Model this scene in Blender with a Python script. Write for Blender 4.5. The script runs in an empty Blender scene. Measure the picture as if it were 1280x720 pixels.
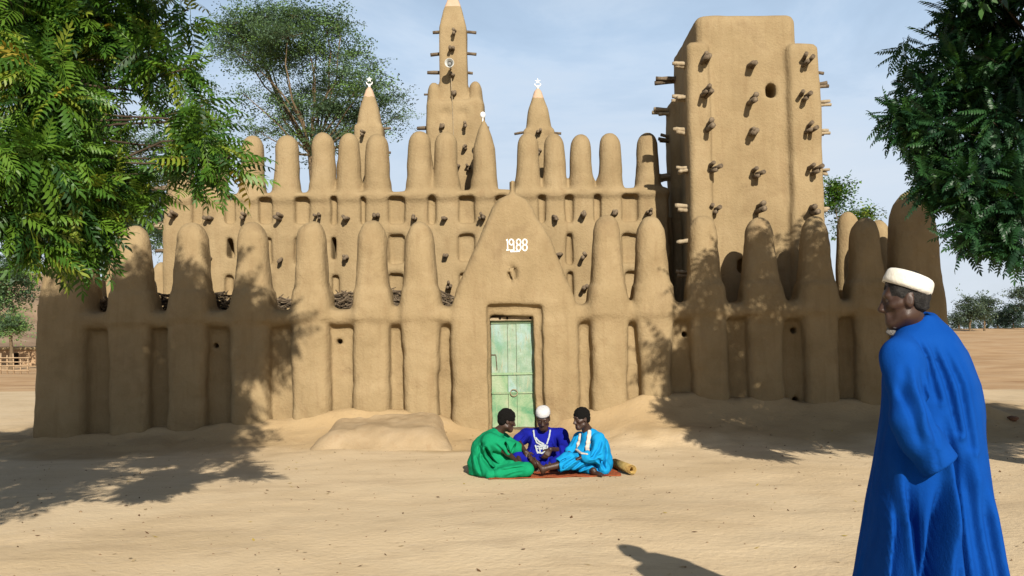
import bpy, math, random
import numpy as np
from mathutils import Vector, Matrix

random.seed(7)
RNG = np.random.default_rng(11)
SC = bpy.context.scene
COL = SC.collection
R = math.radians

# ------------------------------------------------------------------ camera
F_PX = 1200.0                      # focal length in pixels of the 1280 wide photograph
CAM_H = 1.6
PITCH, ROLL = 2.9, -0.9
cam_d = bpy.data.cameras.new('camera')
cam = bpy.data.objects.new('camera', cam_d)
COL.objects.link(cam)
cam_d.sensor_width = 36.0
cam_d.lens = 36.0 * F_PX / 1280.0
cam_d.clip_start = 0.05
cam_d.clip_end = 4000.0
CAM_R = Matrix.Rotation(R(90 + PITCH), 3, 'X') @ Matrix.Rotation(R(ROLL), 3, 'Z')
cam.matrix_world = Matrix.Translation((0, 0, CAM_H)) @ CAM_R.to_4x4()
SC.camera = cam
SC.render.resolution_x, SC.render.resolution_y = 1024, 576

# ------------------------------------------------------------------ sun and sky
SUN_EL, SUN_AZ = 27.5, 12.5        # degrees; azimuth measured to the right of straight behind the camera
sd = Vector((math.sin(R(SUN_AZ)) * math.cos(R(SUN_EL)), -math.cos(R(SUN_AZ)) * math.cos(R(SUN_EL)), math.sin(R(SUN_EL))))
sun_l = bpy.data.lights.new('sun', 'SUN')
sun_l.energy = 5.0
sun_l.angle = R(0.53)
sun_l.color = (1.0, 0.93, 0.82)
sun = bpy.data.objects.new('sun', sun_l)
COL.objects.link(sun)
sun.rotation_euler = sd.to_track_quat('Z', 'Y').to_euler()
sun.location = (20, -60, 40)

world = bpy.data.worlds.new('World')
SC.world = world
world.use_nodes = True
wn, wl = world.node_tree.nodes, world.node_tree.links
wn.clear()
w_out = wn.new('ShaderNodeOutputWorld')
w_bg = wn.new('ShaderNodeBackground')
w_sky = wn.new('ShaderNodeTexSky')
w_sky.sky_type = 'NISHITA'
w_sky.sun_disc = False
w_sky.sun_elevation = R(SUN_EL)
w_sky.sun_rotation = math.atan2(sd.x, sd.y)
w_sky.air_density = 1.0
w_sky.dust_density = 1.5
w_sky.ozone_density = 1.0
w_tc = wn.new('ShaderNodeTexCoord')
w_sep = wn.new('ShaderNodeSeparateXYZ')
w_haze = wn.new('ShaderNodeMapRange')            # dusty air: whiter towards the horizon all round
w_haze.interpolation_type = 'SMOOTHSTEP'
w_haze.inputs['From Min'].default_value = 0.26
w_haze.inputs['From Max'].default_value = 0.55
w_haze.inputs['To Min'].default_value = 0.94
w_haze.inputs['To Max'].default_value = 0.05
w_map = wn.new('ShaderNodeMapping')
w_map.inputs['Scale'].default_value = (1.0, 1.0, 3.0)
w_map.inputs['Rotation'].default_value = (0.1, 0.3, 0.4)
w_noise = wn.new('ShaderNodeTexNoise')
w_noise.inputs['Scale'].default_value = 3.2
w_noise.inputs['Detail'].default_value = 9.0
w_noise.inputs['Roughness'].default_value = 0.6
w_noise.inputs['Distortion'].default_value = 0.4
w_ramp = wn.new('ShaderNodeMapRange')
w_ramp.inputs['From Min'].default_value = 0.38
w_ramp.inputs['From Max'].default_value = 0.72
w_ramp.inputs['To Min'].default_value = 0.90
w_ramp.inputs['To Max'].default_value = 1.30
w_mul = wn.new('ShaderNodeMath'); w_mul.operation = 'MULTIPLY'; w_mul.use_clamp = True
w_mix = wn.new('ShaderNodeMixRGB')
w_hcol = wn.new('ShaderNodeMixRGB')                # dust is white low down, bluer higher up, with thin white cloud
w_hcol.inputs['Color1'].default_value = (9.3, 10.3, 11.5, 1)
w_hcol.inputs['Color2'].default_value = (7.0, 9.1, 11.8, 1)
w_hr = wn.new('ShaderNodeMapRange')
w_hr.inputs['From Min'].default_value = 0.04
w_hr.inputs['From Max'].default_value = 0.30
w_cl = wn.new('ShaderNodeMapRange')
w_cl.inputs['From Min'].default_value = 0.46
w_cl.inputs['From Max'].default_value = 0.70
w_cl.inputs['To Max'].default_value = 0.55
w_ccol = wn.new('ShaderNodeMixRGB')
w_ccol.inputs['Color2'].default_value = (9.8, 10.7, 11.8, 1)
wl.new(w_sep.outputs['Z'], w_hr.inputs['Value'])
wl.new(w_hr.outputs['Result'], w_hcol.inputs['Fac'])
wl.new(w_noise.outputs['Fac'], w_cl.inputs['Value'])
wl.new(w_cl.outputs['Result'], w_ccol.inputs['Fac'])
wl.new(w_hcol.outputs['Color'], w_ccol.inputs['Color1'])
wl.new(w_ccol.outputs['Color'], w_mix.inputs['Color2'])
wl.new(w_tc.outputs['Generated'], w_sep.inputs['Vector'])
wl.new(w_sep.outputs['Z'], w_haze.inputs['Value'])
wl.new(w_tc.outputs['Generated'], w_map.inputs['Vector'])
wl.new(w_map.outputs['Vector'], w_noise.inputs['Vector'])
wl.new(w_noise.outputs['Fac'], w_ramp.inputs['Value'])
wl.new(w_haze.outputs['Result'], w_mul.inputs[0])
wl.new(w_ramp.outputs['Result'], w_mul.inputs[1])
wl.new(w_mul.outputs['Value'], w_mix.inputs['Fac'])
wl.new(w_sky.outputs['Color'], w_mix.inputs['Color1'])
wl.new(w_mix.outputs['Color'], w_bg.inputs['Color'])
w_bg.inputs['Strength'].default_value = 0.05
wl.new(w_bg.outputs['Background'], w_out.inputs['Surface'])

vs = SC.view_settings
vs.view_transform = 'Standard'
vs.look = 'None'
vs.gamma = 1.0
vs.exposure = 0.6
vs.use_curve_mapping = False

# ------------------------------------------------------------------ pixel helper: a pixel gives a direction, Y gives the distance
_M = np.array(CAM_R)
def W(px, py, Y):
    d = _M @ np.array([(px - 640.0) / F_PX, (360.0 - py) / F_PX, -1.0])
    return np.array([0, 0, CAM_H]) + d * (Y / d[1])

# ------------------------------------------------------------------ mesh helpers
ORG = {}
def tag(o, label=None, cat=None, group=None, kind=None):
    if label: o['label'] = label
    if cat: o['category'] = cat
    if group: o['group'] = group
    if kind: o['kind'] = kind
    return o

def thing(name, loc, label, cat, group=None):
    o = bpy.data.objects.new(name, None)
    o.empty_display_size = 0.2
    COL.objects.link(o)
    o.location = loc
    ORG[o.name] = np.array(loc, float)
    return tag(o, label, cat, group)

def mesh_from(name, V, Fs, smooth=True, mat_idx=None, normals=None):
    """V (n,3); Fs: list of (k, arity) int arrays"""
    if isinstance(Fs, np.ndarray): Fs = [Fs]
    me = bpy.data.meshes.new(name)
    V = np.ascontiguousarray(V, dtype=np.float32)
    me.vertices.add(len(V)); me.vertices.foreach_set('co', V.ravel())
    loops = np.concatenate([f.ravel() for f in Fs]).astype(np.int32)
    sizes = np.concatenate([np.full(len(f), f.shape[1], np.int32) for f in Fs])
    starts = np.concatenate([[0], np.cumsum(sizes)[:-1]]).astype(np.int32)
    me.loops.add(len(loops)); me.loops.foreach_set('vertex_index', loops)
    me.polygons.add(len(sizes)); me.polygons.foreach_set('loop_start', starts)
    if mat_idx is not None: me.polygons.foreach_set('material_index', np.asarray(mat_idx, np.int32))
    me.update(calc_edges=True)
    me.polygons.foreach_set('use_smooth', np.full(len(sizes), smooth))
    me.validate()
    if normals is not None and len(normals) == len(me.vertices):
        me.normals_split_custom_set_from_vertices(np.asarray(normals, np.float32).tolist())
    return me

def link(name, me, mats, parent=None, loc=None, rot=None):
    o = bpy.data.objects.new(name, me)
    COL.objects.link(o)
    if mats is not None and len(me.materials) == 0:
        for m in (mats if isinstance(mats, (list, tuple)) else [mats]): me.materials.append(m)
    if parent is not None: o.parent = parent
    if loc is not None: o.location = loc
    if rot is not None: o.rotation_euler = rot
    return o

def mk(name, V, Fs, mats, parent=None, smooth=True, mat_idx=None, normals=None):
    """world space vertices -> object whose origin is its thing's base"""
    V = np.asarray(V, float)
    if parent is not None: org = ORG[parent.name]
    else:
        org = np.array([(V[:, 0].min() + V[:, 0].max()) / 2, (V[:, 1].min() + V[:, 1].max()) / 2, V[:, 2].min()])
    me = mesh_from(name, V - org, Fs, smooth, mat_idx, normals)
    o = link(name, me, mats, parent)
    if parent is None: o.location = org
    ORG[o.name] = org
    return o

class Geo:
    """collects simple shapes into one mesh"""
    def __init__(s): s.V = []; s.T = []; s.Q = []; s.n = 0
    def add(s, V, Q=None, T=None):
        V = np.asarray(V, float); s.V.append(V)
        if Q is not None and len(Q): s.Q.append(np.asarray(Q, int) + s.n)
        if T is not None and len(T): s.T.append(np.asarray(T, int) + s.n)
        s.n += len(V)
    def tube(s, pts, radii, n=6, cap=True, wob=0.0):
        pts = [np.asarray(p, float) for p in pts]; m = len(pts)
        if not hasattr(radii, '__len__'): radii = [radii] * m
        V = []; prev = None
        for i, p in enumerate(pts):
            t = pts[min(i + 1, m - 1)] - pts[max(i - 1, 0)]
            t = t / (np.linalg.norm(t) + 1e-9)
            if prev is None:
                a = np.array([0, 0, 1.0]) if abs(t[2]) < 0.9 else np.array([1.0, 0, 0])
                u = np.cross(t, a)
            else: u = prev - t * np.dot(prev, t)
            u /= np.linalg.norm(u) + 1e-9; prev = u; v = np.cross(t, u)
            for k in range(n):
                a = 2 * math.pi * k / n
                r = radii[i] * (1 + wob * (random.random() - .5))
                V.append(p + r * (math.cos(a) * u + math.sin(a) * v))
        Q = [(i * n + k, i * n + (k + 1) % n, (i + 1) * n + (k + 1) % n, (i + 1) * n + k) for i in range(m - 1) for k in range(n)]
        T = []
        if cap:
            V.append(pts[0]); V.append(pts[-1]); c0 = m * n; c1 = c0 + 1
            for k in range(n):
                T.append((c0, (k + 1) % n, k)); T.append((c1, (m - 1) * n + k, (m - 1) * n + (k + 1) % n))
        s.add(V, Q, T)
    def box(s, lo, hi, jit=0.0):
        (x0, y0, z0), (x1, y1, z1) = lo, hi
        V = np.array([(x0, y0, z0), (x1, y0, z0), (x1, y1, z0), (x0, y1, z0), (x0, y0, z1), (x1, y0, z1), (x1, y1, z1), (x0, y1, z1)], float)
        if jit: V += RNG.normal(0, jit, V.shape)
        s.add(V, [(0, 3, 2, 1), (4, 5, 6, 7), (0, 1, 5, 4), (1, 2, 6, 5), (2, 3, 7, 6), (3, 0, 4, 7)])
    def arrays(s):
        Fs = []
        if s.Q: Fs.append(np.concatenate(s.Q))
        if s.T: Fs.append(np.concatenate(s.T))
        return np.concatenate(s.V), Fs
    def build(s, name, mats, parent=None, smooth=False):
        V, Fs = s.arrays()
        return mk(name, V, Fs, mats, parent, smooth)
    def mesh(s, name, smooth=False):
        V, Fs = s.arrays()
        return mesh_from(name, V, Fs, smooth)

# ------------------------------------------------------------------ signed distance volumes for hand-shaped mud, bodies and cloth
def lat_noise(shape, h, scale, seed, ani=(1, 1, 1)):
    rng = np.random.default_rng(seed)
    n = [max(2, int(math.ceil(shape[i] * h / (scale * ani[i]))) + 2) for i in range(3)]
    A = rng.uniform(-1, 1, n).astype(np.float32)
    for ax in range(3):
        c = np.arange(shape[ax]) * h / (scale * ani[ax]); i0 = np.minimum(c.astype(int), n[ax] - 2); f = (c - i0).astype(np.float32)
        f = f * f * (3 - 2 * f)
        sh = [1, 1, 1]; sh[ax] = len(f); f = f.reshape(sh)
        A = np.take(A, i0, ax) * (1 - f) + np.take(A, i0 + 1, ax) * f
    return A

class Vol:
    def __init__(s, lo, hi, h):
        s.lo = np.array(lo, float); s.h = h
        s.n = [int(math.ceil((hi[i] - lo[i]) / h)) + 1 for i in range(3)]
        s.ax = [(lo[i] + h * np.arange(s.n[i])).astype(np.float32) for i in range(3)]
        s.D = np.full(s.n, 1.0, np.float32)
    def _sl(s, lo, hi, m):
        out = []
        for i in range(3):
            a = int(max(0, math.floor((lo[i] - m - s.lo[i]) / s.h))); b = int(min(s.n[i], math.ceil((hi[i] + m - s.lo[i]) / s.h) + 1))
            if b <= a: return None
            out.append(slice(a, b))
        return tuple(out)
    def _xyz(s, sl):
        return s.ax[0][sl[0]][:, None, None], s.ax[1][sl[1]][None, :, None], s.ax[2][sl[2]][None, None, :]
    def add(s, f, lo, hi, k=0.03):
        sl = s._sl(lo, hi, k + 3 * s.h)
        if sl is None: return
        v = f(*s._xyz(sl)).astype(np.float32); a = s.D[sl]
        q = np.maximum(k - np.abs(a - v), 0) / k
        s.D[sl] = np.minimum(a, v) - q * q * k * 0.25
    def cut(s, f, lo, hi, k=0.03):
        sl = s._sl(lo, hi, k + 3 * s.h)
        if sl is None: return
        v = -f(*s._xyz(sl)).astype(np.float32); a = s.D[sl]
        q = np.maximum(k - np.abs(a - v), 0) / k
        s.D[sl] = np.maximum(a, v) + q * q * k * 0.25
    # primitives
    def cone(s, a, b, ra, rb=None, k=0.03, sc=None, cut=False):
        a = np.asarray(a, float); b = np.asarray(b, float); rb = ra if rb is None else rb
        ba = b - a; L2 = float(ba @ ba) + 1e-12
        def f(X, Y, Z):
            t = np.clip(((X - a[0]) * ba[0] + (Y - a[1]) * ba[1] + (Z - a[2]) * ba[2]) / L2, 0, 1)
            return np.sqrt((X - a[0] - t * ba[0]) ** 2 + (Y - a[1] - t * ba[1]) ** 2 + (Z - a[2] - t * ba[2]) ** 2) - (ra + (rb - ra) * t)
        r = max(ra, rb)
        (s.cut if cut else s.add)(f, np.minimum(a, b) - r, np.maximum(a, b) + r, k)
    def ell(s, c, rad, B=None, k=0.03, cut=False):
        c = np.asarray(c, float); rad = np.asarray(rad, float); B = np.eye(3) if B is None else B   # rows of B: local axes
        m = float(rad.min())
        def f(X, Y, Z):
            x, y, z = X - c[0], Y - c[1], Z - c[2]
            q = [(B[i][0] * x + B[i][1] * y + B[i][2] * z) / rad[i] for i in range(3)]
            n = np.sqrt(q[0] ** 2 + q[1] ** 2 + q[2] ** 2)
            q2 = np.sqrt((q[0] / rad[0]) ** 2 + (q[1] / rad[1]) ** 2 + (q[2] / rad[2]) ** 2) + 1e-6
            return np.where(n < 0.5, (n - 1) * m, n * (n - 1) / q2)
        r = float(rad.max())
        (s.cut if cut else s.add)(f, c - r, c + r, k)
    def rbox(s, lo, hi, r=0.05, k=0.05, cut=False, taper=0.0):
        lo = np.asarray(lo, float); hi = np.asarray(hi, float); c = (lo + hi) / 2; hs = (hi - lo) / 2
        r = min(r, float(hs.min()) * 0.99)
        def f(X, Y, Z):
            tp = taper * (Z - lo[2]) / (hi[2] - lo[2])
            qx = np.abs(X - c[0]) - hs[0] + r + tp; qy = np.abs(Y - c[1]) - hs[1] + r + tp; qz = np.abs(Z - c[2]) - hs[2] + r
            return np.sqrt(np.maximum(qx, 0) ** 2 + np.maximum(qy, 0) ** 2 + np.maximum(qz, 0) ** 2) + np.minimum(np.maximum(qx, np.maximum(qy, qz)), 0) - r
        (s.cut if cut else s.add)(f, lo, hi, k)
    def pinnacle(s, cx, cy, zs, ws, ds, dome, k=0.08, p=2.4, lean=0.0, front=None):
        """tapering rounded pillar: half widths ws and half depths ds at heights zs, domed top"""
        z1 = zs[-1]
        def f(X, Y, Z):
            w = np.interp(Z.ravel(), zs, ws).reshape(Z.shape); dd = np.interp(Z.ravel(), zs, ds).reshape(Z.shape)
            qx = np.abs(X - cx - lean * (Z - zs[0])) / w; qy = np.abs(Y - cy) / dd
            qz = np.maximum(Z - (z1 - dome), 0) / dome
            pp = np.interp(Z.ravel(), [1.9, 2.6, z1], [p + 2.0, p + .2, p - .4]).reshape(Z.shape)
            n = (qx ** pp + qy ** pp + qz ** pp + 1e-9) ** (1 / pp)
            d = (n - 1) * np.minimum(w, dd)
            return np.maximum(d, zs[0] - Z)
        m = max(max(ws), max(ds))
        s.add(f, (cx - max(ws) - .1, cy - max(ds), zs[0]), (cx + max(ws) + .1, cy + max(ds), z1), k)
    def like(s): return Vol(s.lo, s.lo + s.h * (np.array(s.n) - 1) - 1e-6, s.h)
    def merge(s, o, k=0.02):
        q = np.maximum(k - np.abs(s.D - o.D), 0) / k
        s.D = np.minimum(s.D, o.D) - q * q * k * 0.25
    def fold(s, poly, A, w, ymax, ridge=0.6, side=1, taper=True):
        """a pleat on the side facing -Y: valley along the polyline (x, z) with a ridge beside it"""
        poly = np.asarray(poly, float); m = 5 * w
        sl = s._sl((poly[:, 0].min(), s.lo[1], poly[:, 1].min()), (poly[:, 0].max(), ymax, poly[:, 1].max()), m)
        if sl is None: return
        X, Y, Z = s._xyz(sl); X2, Z2 = X[:, 0, :] + 0 * Z[0, 0][None], Z[:, 0, :] + 0 * X[:, 0]
        best = np.full(X2.shape, 9.0); sd_ = np.zeros(X2.shape); tt = np.zeros(X2.shape); n = len(poly) - 1
        for i in range(n):
            p, q = poly[i], poly[i + 1]; e = q - p; L = e @ e + 1e-9
            t0 = ((X2 - p[0]) * e[0] + (Z2 - p[1]) * e[1]) / L; t = np.clip(t0, 0, 1)
            dx, dz = X2 - p[0] - t * e[0], Z2 - p[1] - t * e[1]; d = np.sqrt(dx * dx + dz * dz); c = e[0] * dz - e[1] * dx
            b = d < best; best = np.where(b, d, best); sd_ = np.where(b, d * np.sign(c), sd_); tt = np.where(b, (i + t) / n, tt)
        sd_ = sd_ * side
        prof = np.exp(-(best / w) ** 2) - ridge * np.exp(-((sd_ - 1.9 * w) / (1.2 * w)) ** 2) * (best < 4.5 * w)
        if taper: prof = prof * np.clip(np.minimum(tt / .25, 1), 0, 1) * np.clip((1 - tt) / .18, 0, 1) if taper == 2 else prof * np.clip(tt / .3, 0, 1)
        s.D[sl] += (A * prof).astype(np.float32)[:, None, :] * (Y < ymax)
    def noise(s, amp, scale, seed, ani=(1, 1, 1)):
        s.D += amp * lat_noise(s.n, s.h, scale, seed, ani)
    def front_y(s, x, z):
        """first surface met when looking along +Y"""
        i = int(np.clip(round((x - s.lo[0]) / s.h), 0, s.n[0] - 1)); k = int(np.clip(round((z - s.lo[2]) / s.h), 0, s.n[2] - 1))
        col = s.D[i, :, k]; j = np.where(col < 0)[0]
        if len(j) == 0: return None
        j = j[0]
        if j == 0: return float(s.ax[1][0])
        t = col[j - 1] / (col[j - 1] - col[j])
        return float(s.ax[1][j - 1] + t * s.h)
    def mesh(s):
        D = s.D.copy()
        for ax in range(3):                       # close the border
            for e in (0, -1):
                ix = [slice(None)] * 3; ix[ax] = e
                D[tuple(ix)] = np.maximum(D[tuple(ix)], 1e-3)
        S = D < 0
        nx, ny, nz = D.shape
        c = np.zeros((nx - 1, ny - 1, nz - 1), np.int8)
        for a in (0, 1):
            for b in (0, 1):
                for d in (0, 1): c += S[a:nx - 1 + a, b:ny - 1 + b, d:nz - 1 + d]
        mask = (c > 0) & (c < 8)
        ii = np.argwhere(mask); n = len(ii)
        idx = np.full(mask.shape, -1, np.int64); idx[mask] = np.arange(n)
        acc = np.zeros((n, 3)); cnt = np.zeros(n)
        cor = [(a, b, d) for a in (0, 1) for b in (0, 1) for d in (0, 1)]
        for p in cor:
            for q in cor:
                if sum(q) == sum(p) + 1 and all(q[i] >= p[i] for i in range(3)):
                    da = D[ii[:, 0] + p[0], ii[:, 1] + p[1], ii[:, 2] + p[2]]; db = D[ii[:, 0] + q[0], ii[:, 1] + q[1], ii[:, 2] + q[2]]
                    m = (da < 0) != (db < 0)
                    t = np.where(m, da / np.where(m, da - db, 1), 0)
                    acc[m] += (np.array(p) + t[:, None] * (np.array(q) - np.array(p)))[m]; cnt += m
        V = s.lo + s.h * (ii + acc / cnt[:, None])
        Q = []
        for ax in range(3):
            u, v = (ax + 1) % 3, (ax + 2) % 3
            a = [slice(None)] * 3; b = [slice(None)] * 3
            a[ax] = slice(0, -1); b[ax] = slice(1, None)
            for w in (u, v): a[w] = slice(1, -1); b[w] = slice(1, -1)
            sa, sb = S[tuple(a)], S[tuple(b)]
            for inside in (True, False):
                e = np.argwhere((sa != sb) & (sa == inside))
                if not len(e): continue
                e[:, u] += 1; e[:, v] += 1
                def cell(du, dv):
                    g = e.copy(); g[:, u] += du; g[:, v] += dv
                    return idx[g[:, 0], g[:, 1], g[:, 2]]
                q = np.stack([cell(-1, -1), cell(0, -1), cell(0, 0), cell(-1, 0)], 1)
                Q.append(q if inside else q[:, ::-1])
        Q = np.concatenate(Q)
        fn = np.cross(V[Q[:, 2]] - V[Q[:, 0]], V[Q[:, 3]] - V[Q[:, 1]])
        N = np.zeros_like(V)
        for k in range(4):
            for d in range(3): N[:, d] += np.bincount(Q[:, k], fn[:, d], len(V))
        N /= np.linalg.norm(N, axis=1)[:, None] + 1e-12
        return V, Q, N

def sub(V, Q, N, m):
    """the faces in mask m as a mesh of their own, keeping the whole surface's normals"""
    q = Q[m]; used = np.unique(q); mp = np.full(len(V), -1); mp[used] = np.arange(len(used))
    return V[used], mp[q], N[used]

# ------------------------------------------------------------------ materials
def mat(name, col, rough=0.9, spec=0.2, var=None, scale=6.0, detail=6.0, bump=0.0, bscale=40.0, translucent=None, coord='Object', sheen=0.0, layers=(), k=0.66):
    sc_ = lambda q: tuple(x * k for x in q)
    col = sc_(col); var = None if var is None else [sc_(q) for q in var]; layers = [(sc_(L[0]),) + tuple(L[1:]) for L in layers]
    if translucent is not None: translucent = sc_(translucent)
    m = bpy.data.materials.new(name); m.use_nodes = True
    n, l = m.node_tree.nodes, m.node_tree.links
    b = n['Principled BSDF']; b.inputs['Roughness'].default_value = rough
    b.inputs['Specular IOR Level'].default_value = spec
    if sheen: b.inputs['Sheen Weight'].default_value = sheen
    tc = n.new('ShaderNodeTexCoord')
    base = None
    def noise(sc, det, dist=0.0, vec=None):
        t = n.new('ShaderNodeTexNoise'); t.inputs['Scale'].default_value = sc; t.inputs['Detail'].default_value = det
        t.inputs['Roughness'].default_value = 0.6; t.inputs['Distortion'].default_value = dist
        l.new(vec or tc.outputs[coord], t.inputs['Vector']); return t
    if var is not None:
        t = noise(scale, detail, 0.3); r = n.new('ShaderNodeValToRGB')
        cols = [col] + list(var)
        e = r.color_ramp.elements
        e[0].position = 0.32; e[0].color = (*cols[0], 1); e[1].position = 0.68; e[1].color = (*cols[-1], 1)
        if len(cols) == 3: q = e.new(0.5); q.color = (*cols[1], 1)
        l.new(t.outputs['Fac'], r.inputs['Fac']); base = r.outputs['Color']
    else:
        b.inputs['Base Color'].default_value = (*col, 1)
    for (c2, sc, lo, hi, amt, stretch) in layers:      # stains and wear
        vec = None
        if stretch:
            mp = n.new('ShaderNodeMapping'); mp.inputs['Scale'].default_value = stretch
            l.new(tc.outputs[coord], mp.inputs['Vector']); vec = mp.outputs['Vector']
        t = noise(sc, 7.0, 0.4, vec); r = n.new('ShaderNodeMapRange')
        r.inputs['From Min'].default_value = lo; r.inputs['From Max'].default_value = hi; r.inputs['To Max'].default_value = amt
        l.new(t.outputs['Fac'], r.inputs['Value'])
        mx = n.new('ShaderNodeMixRGB'); l.new(r.outputs['Result'], mx.inputs['Fac']); mx.inputs['Color2'].default_value = (*c2, 1)
        if base is not None: l.new(base, mx.inputs['Color1'])
        else: mx.inputs['Color1'].default_value = (*col, 1)
        base = mx.outputs['Color']
    if base is not None: l.new(base, b.inputs['Base Color'])
    if bump:
        t1 = noise(bscale, 8.0); bp = n.new('ShaderNodeBump'); bp.inputs['Strength'].default_value = bump; bp.inputs['Distance'].default_value = 0.02
        l.new(t1.outputs['Fac'], bp.inputs['Height']); l.new(bp.outputs['Normal'], b.inputs['Normal'])
    if translucent is not None:
        tr = n.new('ShaderNodeBsdfTranslucent'); tr.inputs['Color'].default_value = (*translucent, 1)
        ad = n.new('ShaderNodeMixShader'); ad.inputs['Fac'].default_value = 0.3
        l.new(b.outputs['BSDF'], ad.inputs[1]); l.new(tr.outputs['BSDF'], ad.inputs[2])
        l.new(ad.outputs['Shader'], n['Material Output'].inputs['Surface'])
    return m

MUD = mat('mud_plaster', (0.342, 0.248, 0.130), 0.95, 0.1, var=[(0.392, 0.288, 0.154), (0.432, 0.321, 0.177)], scale=1.6, detail=8, bump=0.75, bscale=24,
          layers=[((0.33, 0.22, 0.115), 5.0, 0.52, 0.80, 0.5, None), ((0.52, 0.39, 0.235), 60.0, 0.58, 0.75, 0.45, None), ((0.27, 0.165, 0.085), 90.0, 0.64, 0.74, 0.5, None), ((0.29, 0.195, 0.10), 3.0, 0.50, 0.72, 0.42, (3.0, 3.0, 0.35)), ((0.24, 0.16, 0.085), 1.3, 0.58, 0.72, 0.45, None), ((0.50, 0.385, 0.24), 150.0, 0.62, 0.72, 0.5, (1, 1, 0.4))])
MUD_PALE = mat('pale_plaster', (0.60, 0.42, 0.28), 0.95, 0.1, var=[(0.68, 0.48, 0.34)], scale=8, bump=0.3)
BENCH = mat('bench_mud', (0.40, 0.29, 0.165), 0.95, 0.1, var=[(0.46, 0.34, 0.20), (0.50, 0.375, 0.23)], scale=2.5, bump=0.5, bscale=30,
            layers=[((0.35, 0.22, 0.11), 7.0, 0.55, 0.8, 0.5, None), ((0.28, 0.175, 0.09), 80.0, 0.62, 0.74, 0.5, None)])
GROUND = mat('sandy_earth', (0.72, 0.545, 0.33), 0.97, 0.08, var=[(0.80, 0.615, 0.385), (0.84, 0.66, 0.425)], scale=0.55, detail=10, bump=0.55, bscale=17, coord='Object',
             layers=[((0.49, 0.36, 0.225), 1.7, 0.52, 0.75, 0.5, (0.6, 1.6, 1)), ((0.70, 0.56, 0.40), 9.0, 0.56, 0.75, 0.5, (0.5, 1.5, 1)), ((0.36, 0.25, 0.145), 55.0, 0.64, 0.74, 0.55, None), ((0.47, 0.345, 0.21), 14.0, 0.60, 0.74, 0.45, (0.6, 1.4, 1))])
FIELD = mat('ploughed_earth', (0.54, 0.33, 0.165), 0.97, 0.08, var=[(0.64, 0.42, 0.225), (0.72, 0.50, 0.29)], scale=0.35, detail=10, bump=1.0, bscale=6, coord='Object',
            layers=[((0.30, 0.165, 0.08), 0.9, 0.53, 0.68, 0.75, (0.2, 1.2, 1)), ((0.80, 0.60, 0.38), 1.3, 0.56, 0.72, 0.6, (0.3, 2.0, 1))])
_n, _l = GROUND.node_tree.nodes, GROUND.node_tree.links
_b = _n['Principled BSDF']; _src = _b.inputs['Base Color'].links[0].from_socket
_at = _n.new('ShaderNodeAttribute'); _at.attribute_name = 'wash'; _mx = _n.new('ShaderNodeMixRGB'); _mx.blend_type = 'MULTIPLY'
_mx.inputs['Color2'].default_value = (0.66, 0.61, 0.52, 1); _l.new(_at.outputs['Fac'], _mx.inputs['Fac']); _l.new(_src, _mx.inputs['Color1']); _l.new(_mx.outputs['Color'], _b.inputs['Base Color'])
WOOD = mat('weathered_wood', (0.085, 0.062, 0.04), 0.85, 0.2, var=[(0.19, 0.14, 0.09), (0.30, 0.23, 0.15)], scale=18, bump=0.5, bscale=60)
WOOD_PALE = mat('bleached_wood', (0.33, 0.25, 0.15), 0.85, 0.2, var=[(0.45, 0.35, 0.22), (0.52, 0.42, 0.28)], scale=14, bump=0.5, bscale=60)
BARK = mat('bark', (0.07, 0.05, 0.034), 0.95, 0.1, var=[(0.12, 0.09, 0.06)], scale=9, bump=0.8, bscale=25)
BARK_PALE = mat('acacia_bark', (0.15, 0.105, 0.06), 0.95, 0.1, var=[(0.24, 0.17, 0.10)], scale=6, bump=0.8, bscale=25)
WHITE = mat('white_paint', (0.76, 0.74, 0.70), 0.7, 0.3, var=[(0.84, 0.83, 0.80)], scale=20, layers=[((.5, .4, .26), 16.0, .56, .72, .6, None)], k=.95)
DARK = mat('near_black', (0.02, 0.015, 0.01), 1.0, 0.0)

# ------------------------------------------------------------------ ground
def smooth(a, b, x):
    t = np.clip((x - a) / (b - a), 0, 1); return t * t * (3 - 2 * t)
FY = 15.0
_sk_px = [-400, 40, 120, 190, 270, 350, 430, 490, 545, 590, 690, 725, 760, 810, 870, 940, 1000, 1080, 1190, 1600]
_sk_z = [0.02, 0.06, 0.10, 0.13, 0.18, 0.24, 0.36, 0.38, 0.30, 0.15, 0.15, 0.26, 0.42, 0.54, 0.50, 0.44, 0.40, 0.42, 0.32, 0.1]
_sk_x = [(p - 640) / 80.0 for p in _sk_px]
_gn = np.random.default_rng(5).uniform(-1, 1, (8, 400, 400)).astype(np.float32)
def gnoise(x, y, s, i):
    u = (x / s + 200.37) % 398; v = (y / s + 100.71) % 398
    a = u.astype(int); b = v.astype(int); fu = u - a; fv = v - b
    fu = fu * fu * (3 - 2 * fu); fv = fv * fv * (3 - 2 * fv); N = _gn[i]
    return (N[a, b] * (1 - fu) + N[a + 1, b] * fu) * (1 - fv) + (N[a, b + 1] * (1 - fu) + N[a + 1, b + 1] * fu) * fv
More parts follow.
